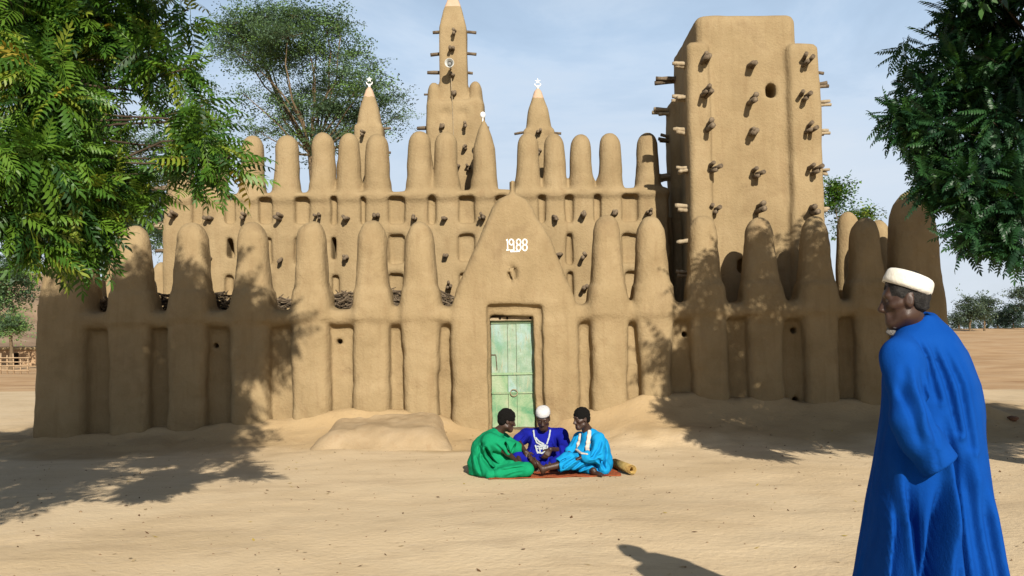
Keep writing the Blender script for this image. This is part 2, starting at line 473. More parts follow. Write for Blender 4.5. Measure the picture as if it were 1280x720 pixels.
def gz(x, y):
    x = np.asarray(x, float); y = np.asarray(y, float)
    sk = np.interp(x, _sk_x, _sk_z)
    reach = np.interp(x, [-9, -5, -2, 0.8, 1.6, 3.2, 4.2, 7, 9], [1.1, 1.2, 1.2, 0.9, 1.5, 1.6, 1.5, 1.3, 1.2])
    t = np.clip((y - (FY - reach)) / reach, 0, 1)
    z = sk * (0.35 * t + 0.65 * t ** 1.8)
    bulge = np.exp(-(((x - 2.35) / 0.95) ** 4)) * 0.15 * smooth(13.35, 14.2, y)      # eroded bank right of the door
    z = np.maximum(z, bulge + 0.35 * z)
    z = z + (0.13 + 0.05 * gnoise(x, y, 0.6, 6)) * np.exp(-np.clip(15.02 - y, 0, 9) / 0.16) * (1 - smooth(7.2, 7.8, np.abs(x))) * (1 - smooth(15.6, 16.0, y)) * smooth(0.45, 0.75, np.abs(x - 0.02))
    near = 1 - smooth(20, 40, np.hypot(x, y - 10))
    z = z + 0.030 * gnoise(x, y, 1.9, 0) + near * (0.008 * gnoise(x, y, 0.55, 1) + 0.005 * gnoise(x, y, 0.21, 2))
    z = z + smooth(13.3, 14.4, y) * near * (0.028 * gnoise(x, y, 0.33, 3) + 0.014 * gnoise(x, y, 0.13, 4))
    fld = smooth(22, 45, y) * smooth(5, 14, x)
    z = z + fld * (0.11 * np.sin(y * 1.5 + 0.7 * gnoise(x, y, 6, 3) * 3) + 0.06 * gnoise(x, y, 0.9, 4))
    z = z + smooth(25, 110, y) * smooth(6, 22, x) * 1.45
    z = z + 0.12 * gnoise(x, y, 11, 5) * smooth(18, 40, y)
    men = np.exp(-(((x - 0.35) / 1.4) ** 4) - (((y - 11.3) / 1.0) ** 4))
    return z * (1 - men)
def axis(fine0, fine1, h, lo, hi, g):
    a = list(np.arange(fine0, fine1 + 1e-6, h)); s = h
    while a[-1] < hi: s *= g; a.append(a[-1] + s)
    s = h; b = [a[0]]
    while b[-1] > lo: s *= g; b.append(b[-1] - s)
    return np.array(b[:0:-1] + a)
gx = axis(-9.5, 9.5, 0.075, -1500, 1500, 1.16)
gy = axis(3.5, 16.2, 0.075, -200, 2400, 1.09)
GX, GY = np.meshgrid(gx, gy, indexing='ij')
GZ = gz(GX, GY)
nxg, nyg = GX.shape
gi = np.arange(nxg * nyg).reshape(nxg, nyg)
gq = np.stack([gi[:-1, :-1], gi[1:, :-1], gi[1:, 1:], gi[:-1, 1:]], -1).reshape(-1, 4)
gc = np.stack([GX, GY], -1).reshape(-1, 2)[gq].mean(1)
gm = (((gc[:, 0] > 5) & (gc[:, 1] > 24)) | ((gc[:, 0] < -9) & (gc[:, 1] > 34))).astype(int)
# wall wash: plaster rained off the facade colours the soil at its foot
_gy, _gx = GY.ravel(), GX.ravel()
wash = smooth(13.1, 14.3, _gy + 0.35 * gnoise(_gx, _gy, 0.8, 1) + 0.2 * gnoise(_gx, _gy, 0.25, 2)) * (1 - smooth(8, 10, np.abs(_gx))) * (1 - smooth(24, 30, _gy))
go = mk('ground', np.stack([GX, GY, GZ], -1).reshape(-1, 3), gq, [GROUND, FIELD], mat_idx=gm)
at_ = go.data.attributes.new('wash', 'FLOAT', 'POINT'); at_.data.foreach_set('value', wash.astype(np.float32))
tag(go, 'bare sandy earth with scattered leaves in front of the mosque', kind='structure')

# scree hillside far to the left
HILL = mat('scree', (0.30, 0.20, 0.125), 0.95, 0.1, var=[(0.38, 0.265, 0.17), (0.46, 0.33, 0.22)], scale=0.09, detail=10, bump=1.0, bscale=0.5,
           layers=[((0.13, 0.13, 0.07), 0.35, 0.56, 0.68, 0.75, None), ((0.52, 0.40, 0.29), 0.16, 0.58, 0.7, 0.6, None)])
hx = np.linspace(-420, -40, 120); hy = np.linspace(190, 460, 70)
HX, HY = np.meshgrid(hx, hy, indexing='ij')
ridge = smooth(185, 330, HY) * smooth(-95, -190, HX)
HZ = -1.0 + ridge * 26 * (1 + 0.25 * gnoise(HX, HY, 30, 6)) + ridge * 3.0 * gnoise(HX, HY, 8, 7)
hi_ = np.arange(HX.size).reshape(HX.shape)
hq = np.stack([hi_[:-1, :-1], hi_[1:, :-1], hi_[1:, 1:], hi_[:-1, 1:]], -1).reshape(-1, 4)
tag(mk('hill', np.stack([HX, HY, HZ], -1).reshape(-1, 3), hq, HILL), 'rocky scree hillside far behind the left trees', kind='structure')

# ------------------------------------------------------------------ the mosque
MQ = thing('mosque', (0, 17.0, 0), 'large mud mosque with rows of rounded pinnacles, square tower and green door', 'mosque')

def PX(px, Y=FY, py=400): return float(W(px, py, Y)[0])
def PZ(py, Y=FY, px=640): return float(W(px, py, Y)[2])

# ---- front wall, its pillars running up into pinnacles
H = 0.036
fv = Vol((-7.75, 14.7, -0.25), (7.25, 16.0, 4.35), H)
LEDGE = 2.06
fv.rbox((PX(44), 15.25, -0.4), (PX(1186), 15.62, LEDGE - 0.02), 0.08, 0.05)
fv.rbox((PX(60), 15.06, 1.82), (PX(1170), 15.60, LEDGE + 0.02), 0.12, 0.11)
# left px, right px at ledge, niche-level left/right, top px row
pil = [(133, 187, 131, 179, 277), (207, 256, 208, 253, 278), (288, 336, 287, 333, 276), (364, 410, 363, 408, 274), (441, 485, 441, 484, 274), (503, 548, 505, 547, 274),
       (738, 783, 743, 785, 264), (797, 843, 803, 840, 266), (867, 911, 870, 913, 265), (935, 981, 942, 982, 267), (1006, 1050, 1013, 1052, 268), (1069, 1114, 1079, 1118, 269)]
pin_x = []
for i, (a, b, na, nb, top) in enumerate(pil):
    cx = (PX(a) + PX(b)) / 2; wl_ = (PX(b) - PX(a)) / 2; wn_ = (PX(nb) - PX(na)) / 2
    zt = PZ(top, FY, (a + b) / 2)
    pin_x.append((cx, wl_))
    fv.pinnacle(cx, 15.33, [-0.4, 1.0, LEDGE, 2.75, zt], [wn_ + .035, wn_ + .015, wl_ + .02, wl_ * random.uniform(.85, .90), wl_ * random.uniform(.71, .78)], [.36, .345, .31, .27, .21], 0.34 + .07 * random.random(), 0.045, 2.75, lean=random.uniform(-.014, .014))
    fv.pinnacle(cx, 15.33, [1.98, LEDGE, 2.4], [wl_ * .9, wl_ * .9, wl_ * .8], [.29, .29, .25], 0.2, 0.20, 2.6)      # soft flare where the pillar leaves the ledge
# corner pillars
fv.pinnacle((PX(40) + PX(104)) / 2, 15.42, [-0.4, LEDGE, 2.9, 3.62], [.44, .41, .35, .27], [.46, .42, .38, .3], .42, 0.09, 2.7)
fv.pinnacle((PX(1126) + PX(1190)) / 2, 15.42, [-0.4, LEDGE, 3.1, PZ(232, FY, 1150)], [.44, .40, .36, .28], [.46, .42, .38, .3], .55, 0.09, 2.6)
# gable over the door
gcx = PX(643)
gzs = [-0.4, PZ(400), PZ(380), PZ(360), PZ(330), PZ(300), PZ(275), PZ(258), PZ(247), PZ(240)]
gws = [1.0, 1.0, .98, .91, .74, .58, .43, .335, .23, .05]
def gable(X, Y, Z):
    w = np.interp(Z.ravel(), gzs, gws).reshape(Z.shape)
    hd = 0.34 - 0.03 * np.clip(Z - 1, 0, 3)
    r = 0.13
    qx = (np.abs(X - gcx) - w) * 0.9 + r; qy = np.abs(Y - 15.31) - hd + r; qz = (Z - gzs[-1]) + r
    return np.sqrt(np.maximum(qx, 0) ** 2 + np.maximum(qy, 0) ** 2) + np.minimum(np.maximum(qx, qy), 0) - r
fv.add(gable, (gcx - 1.1, 14.9, -.4), (gcx + 1.1, 15.7, gzs[-1]), 0.08)
# door recess in two steps and the small arched vent
fv.rbox((PX(609), 14.5, -0.5), (PX(679), 15.13, PZ(380)), 0.07, 0.05, cut=True)
fv.rbox((PX(613), 14.5, -0.5), (PX(668), 15.40, PZ(394)), 0.035, 0.02, cut=True)
vx, vz = PX(642), PZ(343)
fv.ell((vx, 14.98, vz), (0.085, 0.16, 0.15), k=0.05, cut=True)
fv.cone((vx - .055, 15.0, vz + .06), (vx - .02, 15.02, vz + .09), .028, .028, k=.03)
fv.cone((vx - .02, 15.02, vz + .09), (vx + .01, 15.03, vz - .10), .03, .026, k=.02)
fv.noise(0.020, 0.55, 3); fv.noise(0.011, 0.20, 4); fv.noise(0.008, 0.09, 5)
for (px, py, r) in [(424, 427, .05), (270, 432, .045), (855, 418, .05), (992, 413, .055), (991, 500, .055)]:      # drain holes in the niches
    x, z = PX(px, 15.25), PZ(py, 15.25, px)
    fv.cone((x, 15.0, z), (x, 15.50, z), r, r * .9, k=.012, cut=True)
V, Q, N = fv.mesh()
cen = V[Q].mean(1)
owner = np.zeros(len(Q), int)
up = cen[:, 2] > LEDGE + 0.02
for i, (cx, w) in enumerate(pin_x): owner[up & (np.abs(cen[:, 0] - cx) < w + 0.11)] = i + 1
owner[up & (cen[:, 0] < PX(118))] = 50
owner[up & (cen[:, 0] > PX(1120))] = 51
owner[up & (np.abs(cen[:, 0] - gcx) < 1.04)] = 52
fw = None
for k in np.unique(owner):
    v, q, nn = sub(V, Q, N, owner == k)
    if k == 0: fw = mk('front_wall', v, q, MUD, MQ, normals=nn)
for k in np.unique(owner):
    if k == 0: continue
    v, q, nn = sub(V, Q, N, owner == k)
    o = mk('gable' if k == 52 else 'corner_pinnacle' if k >= 50 else 'pinnacle', v, q, MUD, fw, normals=nn)
    if k == 52: o['label'] = 'tall rounded gable over the green door bearing the painted date'

# painted date on the gable
def ribbon(strokes, width, vol, off, name, m, parent, thick=0.006, follow=False):
    """flat painted or sewn strokes that follow the surface of vol; strokes: lists of (x, z)"""
    g = Geo()
    for st in strokes:
        pts = []
        for (p, q) in zip(st[:-1], st[1:]):
            n = max(1, int(np.hypot(q[0] - p[0], q[1] - p[1]) / 0.012))
            pts += [(p[0] + (q[0] - p[0]) * t / n, p[1] + (q[1] - p[1]) * t / n) for t in range(n)]
        pts.append(st[-1]); pts = np.array(pts); T = np.gradient(pts, axis=0); T /= np.linalg.norm(T, axis=1)[:, None] + 1e-9
        Vv = []
        ys = np.array([(vol.front_y(p[0], p[1]) or np.nan) for p in pts]); ys = np.where(np.isnan(ys), np.nanmean(ys) if not np.isnan(ys).all() else FY, ys)
        if follow: ys = np.array([ys[max(0, i - 4):i + 5].min() for i in range(len(ys))]); ys = np.convolve(np.pad(ys, 3, mode='edge'), np.ones(7) / 7, 'valid')
        for i, (p, t) in enumerate(zip(pts, T)):
            w = width * (0.5 + 0.05 * math.sin(i * 1.7))
            for sgn in (1, -1):
                x, z = p[0] - sgn * t[1] * w, p[1] + sgn * t[0] * w
                y = vol.front_y(x, z); y = vol.front_y(p[0], p[1]) if y is None else y
                y = ys[i] if (follow or y is None) else y
                Vv.append((x, y - off, z)); Vv.append((x, y - off + thick, z))
        n = len(pts); Qq = []
        for i in range(n - 1):
            a, b = 4 * i, 4 * i + 4
            Qq += [(a, a + 2, b + 2, b), (a + 1, b + 1, b + 3, a + 3), (a, b, b + 1, a + 1), (a + 2, a + 3, b + 3, b + 2)]
        Qq += [(0, 1, 3, 2), (4 * n - 4, 4 * n - 2, 4 * n - 1, 4 * n - 3)]
        g.add(Vv, Qq)
    return g.build(name, m, parent)
def circ(cx, cz, rx, rz, a0=0, a1=360, n=18): return [(cx + rx * math.cos(R(a0 + (a1 - a0) * i / n)), cz + rz * math.sin(R(a0 + (a1 - a0) * i / n))) for i in range(n + 1)]
def D2(px, py): p = W(px, py, 15.0); return (float(p[0]), float(p[2]))
e8 = lambda x: [[D2(x + dx, 302.4 + dz) for dx, dz in [(2.6 * math.cos(t), -3.6 * math.sin(t)) for t in np.linspace(0, 6.3, 16)]], [D2(x + dx, 309.4 + dz) for dx, dz in [(2.8 * math.cos(t), -3.8 * math.sin(t)) for t in np.linspace(0, 6.3, 16)]]]
date = [[D2(633, 300.5), D2(634.3, 299), D2(634.6, 312.3)], [D2(632.8, 312.5), D2(637, 312.2)],
        [D2(639.2 + 2.6 * math.cos(t), 302.4 - 3.6 * math.sin(t)) for t in np.linspace(0, 6.3, 16)], [D2(642, 301), D2(642.2, 312.5), D2(637.5, 312.8)]] + e8(648.3) + e8(656) + [[D2(638, 314.4), D2(649.5, 314)]]
ribbon(date, 0.019, fv, 0.007, 'painted_date', WHITE, MQ, 0.02)['label'] = 'white hand painted date 1988'

# ---- door
DOOR_G = mat('green_door_paint', (0.22, 0.36, 0.24), 0.75, 0.25, var=[(0.33, 0.45, 0.32), (0.42, 0.53, 0.43)], scale=5.0, detail=9, bump=0.4, bscale=50,
             layers=[((0.40, 0.58, 0.60), 4.0, 0.52, 0.70, 0.7, (1, 1, 0.5)), ((0.50, 0.46, 0.30), 6.0, 0.54, 0.72, 0.65, (4, 4, 0.5)), ((0.13, 0.33, 0.19), 2.5, 0.55, 0.72, 0.7, None), ((0.20, 0.15, 0.09), 9.0, 0.60, 0.72, 0.7, (5, 5, 0.6))])
DOOR_G2 = mat('green_door_paint_worn', (0.11, 0.31, 0.16), 0.75, 0.25, var=[(0.30, 0.44, 0.25), (0.43, 0.51, 0.34)], scale=4.0, detail=9, bump=0.4, bscale=50,
              layers=[((0.52, 0.48, 0.32), 6.0, 0.54, 0.72, 0.6, (4, 4, 0.5))])
dx0, dx1 = PX(613.5, 15.33), PX(667, 15.33)
dz1, dz0 = PZ(400, 15.33), 0.16
dg = Geo(); dg.box((dx0 - .02, 15.36, dz0), (dx1 + .02, 15.39, dz1 + .1)); door = dg.build('door', WOOD, MQ)
cols = [dx0, dx0 + .26, dx0 + .40, dx1]
zsplit = [dz0, PZ(491, 15.33), PZ(467, 15.33), dz1]
for i in range(3):
    for j in range(3):
        g = Geo(); e = .003
        g.box((cols[i] + e, 15.335 + random.uniform(0, .006), zsplit[j] + e), (cols[i + 1] - e, 15.362, zsplit[j + 1] - e), 0.0012)
        g.build('plank', DOOR_G2 if (j < 2 and i == 0) or (j == 0) else DOOR_G, door)
for z, hgt in ((PZ(491, 15.33), .012), (PZ(467, 15.33), .016), (dz1 - .03, .02)):
    g = Geo(); g.box((dx0, 15.315, z - hgt), (dx1, 15.333, z + hgt), 0.003); g.build('crossbar', DOOR_G2, door)
g = Geo(); cx_, cz_ = PX(641, 15.3), PZ(491, 15.3)
g.tube([(cx_ + .055 * math.cos(t), 15.305, cz_ + .055 * math.sin(t)) for t in np.linspace(0, 6.28, 17)], .007, 5); g.build('ring_handle', WOOD_PALE, door, True)
g = Geo(); g.box((dx0, 15.33, PZ(443, 15.33) - .012), (dx0 + .07, 15.345 - .012, PZ(443, 15.33) + .004), .002); g.tube([(dx0 + .075, 15.32, PZ(444, 15.3)), (dx0 + .09, 15.32, PZ(462, 15.3))], .006, 5); g.build('latch', WOOD, door)
g = Geo(); g.box((dx0 - .02, 15.25, PZ(400.5, 15.3)), (dx1 + .02, 15.36, PZ(395.3, 15.3)), 0.004); lint = g.build('door_lintel', WOOD_PALE, MQ)
for px in (625, 634, 663): 
    g = Geo(); c = (PX(px, 15.25), 15.25, PZ(397.7, 15.25)); g.tube([(c[0], 15.245, c[2]), (c[0], 15.27, c[2])], .022, 8); g.build('bolt', DARK, lint)
g = Geo(); g.box((dx0 - .05, 15.18, 0.02), (dx1 + .05, 15.40, 0.155), 0.01); g.build('threshold', WOOD, MQ)

# ---- lower roofs, side walls and the pinnacles on them
sv = Vol((-7.6, 15.45, 0.0), (-6.1, 18.6, 3.5), 0.045)
sv.rbox((-7.4, 15.5, -0.3), (-7.0, 18.4, 2.1), .1, .05)
for (x, y, zt) in [(-7.1, 16.05, 3.15), (-6.95, 16.75, 3.1), (-6.72, 17.45, 3.1), (-6.62, 18.1, 3.12)]:
    sv.pinnacle(x, y, [1.2, 2.0, zt], [.27, .24, .16], [.27, .24, .18], .28, .1, 2.3)
sv.noise(.016, .4, 8)
V, Q, N = sv.mesh(); mk('side_wall', V, Q, MUD, MQ, normals=N)
sv = Vol((6.0, 15.45, 0.0), (7.2, 18.9, 4.3), 0.045)
sv.rbox((6.35, 15.5, -0.3), (6.75, 18.7, 2.1), .1, .05)
for (x, y, zt) in [(6.72, 16.5, 3.55), (6.6, 17.2, 3.6), (6.38, 18.1, 3.88)]:
    sv.pinnacle(x, y, [1.2, 2.0, zt], [.30, .28, .19], [.27, .24, .18], .3, .1, 2.3)
sv.noise(.016, .4, 9)
V, Q, N = sv.mesh(); mk('side_wall', V, Q, MUD, MQ, normals=N)
g = Geo(); g.box((-7.1, 15.55, 1.55), (2.9, 17.9, 1.78)); g.box((2.9, 15.55, 1.5), (6.5, 16.2, 1.72)); g.build('lower_roof', MUD, MQ)

# ---- upper wall
UY = 17.8
uv = Vol((-6.95, UY - .35, 1.3), (3.1, UY + .75, 6.75), 0.042)
UL = PZ(240, UY, 500)
ux0, ux1 = PX(202, UY, 300), PX(838, UY, 300)
uv.rbox((ux0, UY, 0.8), (ux1, UY + .5, UL), .10, .05)
upin = [(221, 16, 168), (262, 17, 166), (310, 15, 166), (354, 16, 165), (400, 15.5, 162), (434, 15, 162), (470, 16, 164), (522, 16, 160), (557, 15.5, 161), (604, 15.5, 146), (659, 15, 162), (694, 14.5, 163), (728, 14.5, 164), (763, 15, 162), (811, 14.5, 162)]
up_x = []
for (px, hw, top) in upin:
    p = W(px, 205, UY); zt = PZ(top, UY, px); w = hw / 67.4
    up_x.append((p[0], w))
    tip = px == 604
    uv.pinnacle(p[0], UY + .26, [0.8, UL - .1, UL + .35, zt - (.55 if tip else .3), zt], [w * 1.08, w * 1.06, w * 1.0, w * .92, w * (.2 if tip else .82)], [.27, .26, .25, .22, .10 if tip else .18], .24, .07, 2.5, lean=random.uniform(-.006, .006))
for (x, w) in up_x: uv.pinnacle(x, UY + .26, [UL - .06, UL, UL + .3], [w * .9, w * .9, w * .8], [.24, .24, .2], .15, .15, 2.5)
uv.rbox((ux0 + .05, UY - .05, UL - .14), (ux1, UY + .5, UL), .08, .10)
niches = [(240, 252, 247, 280), (281, 292, 247, 279), (324, 339, 248, 279), (369, 385, 248, 279), (414, 420, 246, 280), (451, 456, 247, 280), (486, 505, 247, 279), (536, 543, 246, 280), (574, 592, 246, 278), (620, 634, 246, 278),
          (674, 681, 245, 278), (708, 715, 245, 278), (744, 750, 244, 277), (779, 797, 244, 276),
          (331, 338, 297, 330), (486, 505, 294, 330), (574, 592, 294, 326), (709, 715, 292, 330), (779, 797, 293, 328), (241, 252, 298, 330), (369, 384, 297, 330),
          (281, 290, 345, 368), (416, 422, 345, 368), (486, 504, 342, 372), (331, 338, 345, 372), (574, 592, 342, 372), (710, 716, 340, 372), (782, 796, 340, 372), (241, 252, 345, 372)]
for (a, b, t, bt) in niches:
    x0, x1 = PX(a - 1, UY, (t + bt) / 2), PX(b + 1, UY, (t + bt) / 2); z0, z1 = PZ(bt + 1, UY, a), PZ(t - 1, UY, a)
    uv.rbox((x0, UY - .5, z0), (x1, UY + .13, z1), min(.06, (x1 - x0) * .42), .05, cut=True)
for (a, b, t, bt) in [(282.5, 291.5, 297, 322), (414.5, 419.5, 297, 324)]:      # window openings
    uv.rbox((PX(a, UY, 310), UY - .5, PZ(bt, UY, a)), (PX(b, UY, 310), UY + .42, PZ(t, UY, a)), .03, .02, cut=True)
uv.noise(.013, .45, 12); uv.noise(.008, .17, 13)
V, Q, N = uv.mesh(); cen = V[Q].mean(1); owner = np.zeros(len(Q), int); upm = cen[:, 2] > UL + .02
for i, (x, w) in enumerate(up_x): owner[upm & (np.abs(cen[:, 0] - x) < w + .05) & (owner == 0)] = i + 1
v, q, nn = sub(V, Q, N, owner == 0); uw = mk('upper_wall', v, q, MUD, MQ, normals=nn)
for k in np.unique(owner)[1:]:
    v, q, nn = sub(V, Q, N, owner == k); mk('pinnacle', v, q, MUD, uw, normals=nn)
g = Geo(); g.box((ux0 + .1, UY + .45, 0), (ux1 + 1.5, 24, UL - .5)); g.build('hall_light_block', MUD, MQ)  # plain box for the building's unseen body, put in to block light

# ---- square tower
TY = 16.1
tv = Vol((2.4, 15.75, -0.2), (5.5, 19.2, 7.35), 0.048)
tx0, tx1 = PX(872, TY + .15, 200), PX(1003, TY + .15, 200); tz = PZ(17, TY + .15, 935)
tv.rbox((tx0, TY + .13, -.4), (tx1, 18.75, tz), .14, .05, taper=0.04)
sx0, sx1 = PX(861.5, TY, 210), PX(893, TY, 210)
tv.rbox((sx0, TY, -.4), (sx1, TY + .55, PZ(50, TY, 875)), .11, .05, taper=.02)
sx2, sx3 = PX(986, TY, 210), PX(1034, TY, 210)
tv.rbox((sx2, TY - .02, -.4), (sx3, TY + .55, PZ(52, TY, 1005)), .11, .03, taper=.05)
tv.rbox((sx0 + .02, 18.1, -.4), (tx0 + .3, 18.8, 6.1), .12, .05, taper=.03)
tv.rbox((sx3 - .5, 18.1, -.4), (sx3 - .06, 18.8, 6.1), .12, .05, taper=.03)
tv.cone((PX(985.5, TY, 50), TY + .05, PZ(60, TY, 985)), (PX(988, TY, 370), TY + .05, 0), .032, .036, k=.03, cut=True)   # groove beside the right buttress
tv.noise(.020, .6, 21); tv.noise(.009, .2, 22)
for (px, py, rx, rz) in [(964.5, 112.5, .085, .125), (930, 332, .10, .13)]:
    p = W(px, py, TY + .13); tv.rbox((p[0] - rx, 15.6, p[2] - rz), (p[0] + rx, 16.75, p[2] + rz), .07, .02, cut=True)
V, Q, N = tv.mesh(); tower = mk('tower', V, Q, MUD, MQ, normals=N)

# ---- spire with its horned base, and the two cone towers, on the roof behind the upper wall
SY = 19.0
pv = Vol((-2.15, SY - .45, 3.4), (0.2, SY + .95, 8.75), 0.042)
pb0, pb1 = W(533, 170, SY), W(605, 170, SY); zb = PZ(124, SY, 566)
pv.rbox((pb0[0], SY, 3), (pb1[0], SY + .75, zb), .09, .05)
for (a, b) in ((533, 549), (584, 603)):
    p = W((a + b) / 2, 110, SY); pv.pinnacle(p[0], SY + .3, [3.0, zb, PZ(98, SY, 566)], [.17, .15, .11], [.32, .27, .16], .2, .06, 2.6)
for (a, b, t, bt) in [(549, 566, 133, 150), (570, 588, 133, 150)]:
    c = W((a + b) / 2, (t + bt) / 2, SY); pv.ell((c[0], SY - .06, c[2]), (.14, .11, .12), k=.05, cut=True)
sp = [(548.5, 583, 125), (548.5, 583.5, 62), (549, 583, 30), (555, 578, 6), (559, 574, -6), (563, 570, -16)]
szs = [PZ(py, SY, 566) for (_, _, py) in sp]; sws = [(PX(b, SY, py) - PX(a, SY, py)) / 2 for (a, b, py) in sp]
scx = float(W(565.5, 60, SY)[0])
def spire(X, Y, Z):
    w = np.interp(Z.ravel(), szs, sws).reshape(Z.shape); r = .05
    qx = np.abs(X - scx) - w + r; qy = np.abs(Y - SY - .38) - w + r
    d = np.sqrt(np.maximum(qx, 0) ** 2 + np.maximum(qy, 0) ** 2) + np.minimum(np.maximum(qx, qy), 0) - r
    return np.maximum(d, Z - szs[-1])
pv.add(spire, (scx - .4, SY, szs[0] - .4), (scx + .4, SY + .8, szs[-1]), .05)
pv.noise(.012, .4, 31)
V, Q, N = pv.mesh(); tipm = V[Q].mean(1)[:, 2] > PZ(3, SY, 566)
v, q, nn = sub(V, Q, N, ~tipm); spire_o = mk('spire', v, q, MUD, MQ, normals=nn)
v, q, nn = sub(V, Q, N, tipm); mk('spire_tip', v, q, MUD_PALE, spire_o, normals=nn)
cones = []
for (ctr, a, b, shoulder, tip) in ((459.5, 442, 479, 155, 103), (673.5, 654, 694, 160, 105)):
    c = W(ctr, 150, SY); w = (b - a) / 2 / 63.2; zs_ = PZ(shoulder, SY, ctr); zt = PZ(tip, SY, ctr)
    cv = Vol((c[0] - .5, SY - .2, 3.4), (c[0] + .5, SY + .8, zt + .12), .04)
    cv.rbox((c[0] - w, SY, 3), (c[0] + w, SY + .56, zs_ + .03), .09, .05)
    def cone_f(X, Y, Z, c=c, w=w, zs_=zs_, zt=zt):
        ww = np.interp(Z.ravel(), [zs_ - .1, zs_, (zs_ + zt) / 2, zt - .08, zt], [w * .9, w * .86, w * .62, w * .26, .02]).reshape(Z.shape)
        p = 2.8; n = ((np.abs(X - c[0]) / ww) ** p + (np.abs(Y - SY - .28) / ww) ** p + 1e-9) ** (1 / p)
        return np.maximum(np.maximum((n - 1) * ww * .85, Z - zt), zs_ - .3 - Z)
    cv.add(cone_f, (c[0] - w, SY, zs_ - .3), (c[0] + w, SY + .6, zt), .05)
    cv.noise(.010, .3, 33)
    V, Q, N = cv.mesh(); tm = V[Q].mean(1)[:, 2] > zt - .24
    v, q, nn = sub(V, Q, N, ~tm); co = mk('cone_tower', v, q, MUD, MQ, normals=nn)
    v, q, nn = sub(V, Q, N, tm); mk('cone_cap', v, q, MUD_PALE, co, normals=nn)
    # white star and crescent finial
    g = Geo(); fx, fy, fz = c[0] + (0.016 * (zt - c[2])) * 0, SY + .28, zt - .03
    g.tube([(fx, fy, fz), (fx, fy, fz + .07)], [.028, .022], 8)
    g.tube([(fx + .06 * math.cos(t), fy, fz + .10 + .045 * math.sin(t)) for t in np.linspace(R(160), R(380), 14)], [.006 + .010 * math.sin(i / 13 * math.pi) for i in range(14)], 6)
    for k in range(5):
        a_ = R(90 + 72 * k); g.tube([(fx, fy, fz + .16), (fx + .06 * math.cos(a_), fy, fz + .16 + .06 * math.sin(a_))], [.02, .005], 6)
    g.build('finial', WHITE, co, True); cones.append(co)
# ostrich egg on the pointed pinnacle
ep = W(603.5, 144.5, UY + .26); ev = Vol(ep - (.15, .15, .4), ep + (.15, .15, .15), .014)
ev.ell((ep[0], ep[1], ep[2] + .01), (.052, .052, .066), k=.01); ev.cone((ep[0], ep[1], ep[2] - .20), (ep[0], ep[1], ep[2]), .02, .012, k=.02)
V, Q, N = ev.mesh(); o = mk('ostrich_egg', V, Q, WHITE, uw)

# ---- wooden beam bundles (torons)
def toron_mesh(seed, n, L, r, knob=False):
    rr = random.Random(seed); g = Geo()
    for i in range(n):
        a = rr.uniform(0, 6.28) if n > 1 else 0; off = r * (0.95 if n == 2 else 1.15) if n > 1 else 0
        if n == 2: a = (0.6 if i == 0 else 0.6 + math.pi) + rr.uniform(-.4, .4)
        if n >= 3: a = 2 * math.pi * i / n + rr.uniform(-.3, .3)
        ox, oz = off * math.cos(a), off * math.sin(a); l = L * rr.uniform(.72, 1.12); bx, bz = rr.uniform(-.03, .03), rr.uniform(-.02, .05)
        m = 9 if knob else 5
        pts = [(ox + bx * (t / (m - 1)) ** 2 + rr.uniform(-.003, .003), 0.22 - (l + .22) * t / (m - 1), oz + bz * (t / (m - 1)) ** 2) for t in range(m)]
        g.tube(pts, [r * rr.uniform(.82, 1.12) * (1.18 if knob and t % 2 else 1) for t in range(m)], 7)
    return g.mesh('toron_beam', True)
TOR = [toron_mesh(s, n, .26, r) for s, n, r in [(1, 2, .042), (2, 3, .036), (3, 2, .039), (4, 3, .036), (5, 3, .033), (6, 2, .036), (7, 4, .031)]]
TORK = [toron_mesh(s + 20, n, .30, r, True) for s, n, r in [(1, 2, .036), (2, 3, .034), (3, 2, .042), (4, 4, .03)]]
TORS = [toron_mesh(s + 40, 1, .30, r) for s, r in [(1, .034), (2, .040), (3, .032)]]
for me in TOR + TORS: me.materials.append(WOOD)
for me in TORK: me.materials.append(WOOD_PALE)
def toron(parent, me, p, rz=0.0, s=1.0, tilt=0.0):
    o = link('toron_beam', me, None, parent, loc=np.array(p) - ORG[parent.name])
    o.rotation_euler = (tilt + random.uniform(-.12, .16), random.uniform(-.8, .8), rz + random.uniform(-.12, .12)); o.scale = (s, s * random.uniform(.85, 1.1), s)
    return o
for (px, py) in [(219, 271), (263, 274), (305, 271), (352, 273), (398, 272), (434, 274), (470, 272), (518, 272), (556, 274), (604, 272), (693, 272), (730, 270), (768, 268), (811, 267), (263, 326), (351, 325), (432, 323), (557, 319), (700, 318), (730, 321), (560, 359), (557, 373), (730, 361), (306, 325), (397, 326)]:
    p = W(px, py, UY); y = uv.front_y(p[0], p[2]) or UY
    toron(uw, random.choice(TOR), (p[0], y + .03, p[2]), 0, .95)
for (px, py) in [(880, 77), (881, 118), (886, 160), (889, 211), (893, 262), (941, 80), (941, 125), (943, 164), (945, 216), (950, 261), (1005, 79), (1004, 122), (1009, 163), (1014, 214), (1016, 263), (1018, 316)]:
    p = W(px, py, TY); y = tv.front_y(p[0], p[2]) or TY
    toron(tower, random.choice(TOR), (p[0], y + .03, p[2]), 0, 1.22)
for py in (82, 122, 165, 212, 261, 301, 343):
    p = W(857, py, TY + .25); q = toron(tower, random.choice(TORK), (sx0 + .05, TY + .25, p[2]), -math.pi / 2, .95)
for py in (101, 140, 175, 221):
    p = W(838, py, 18.4); toron(tower, random.choice(TORK if py == 140 or py == 221 else TOR), (sx0 + .08, 18.4, p[2]), -math.pi / 2, 1.1)
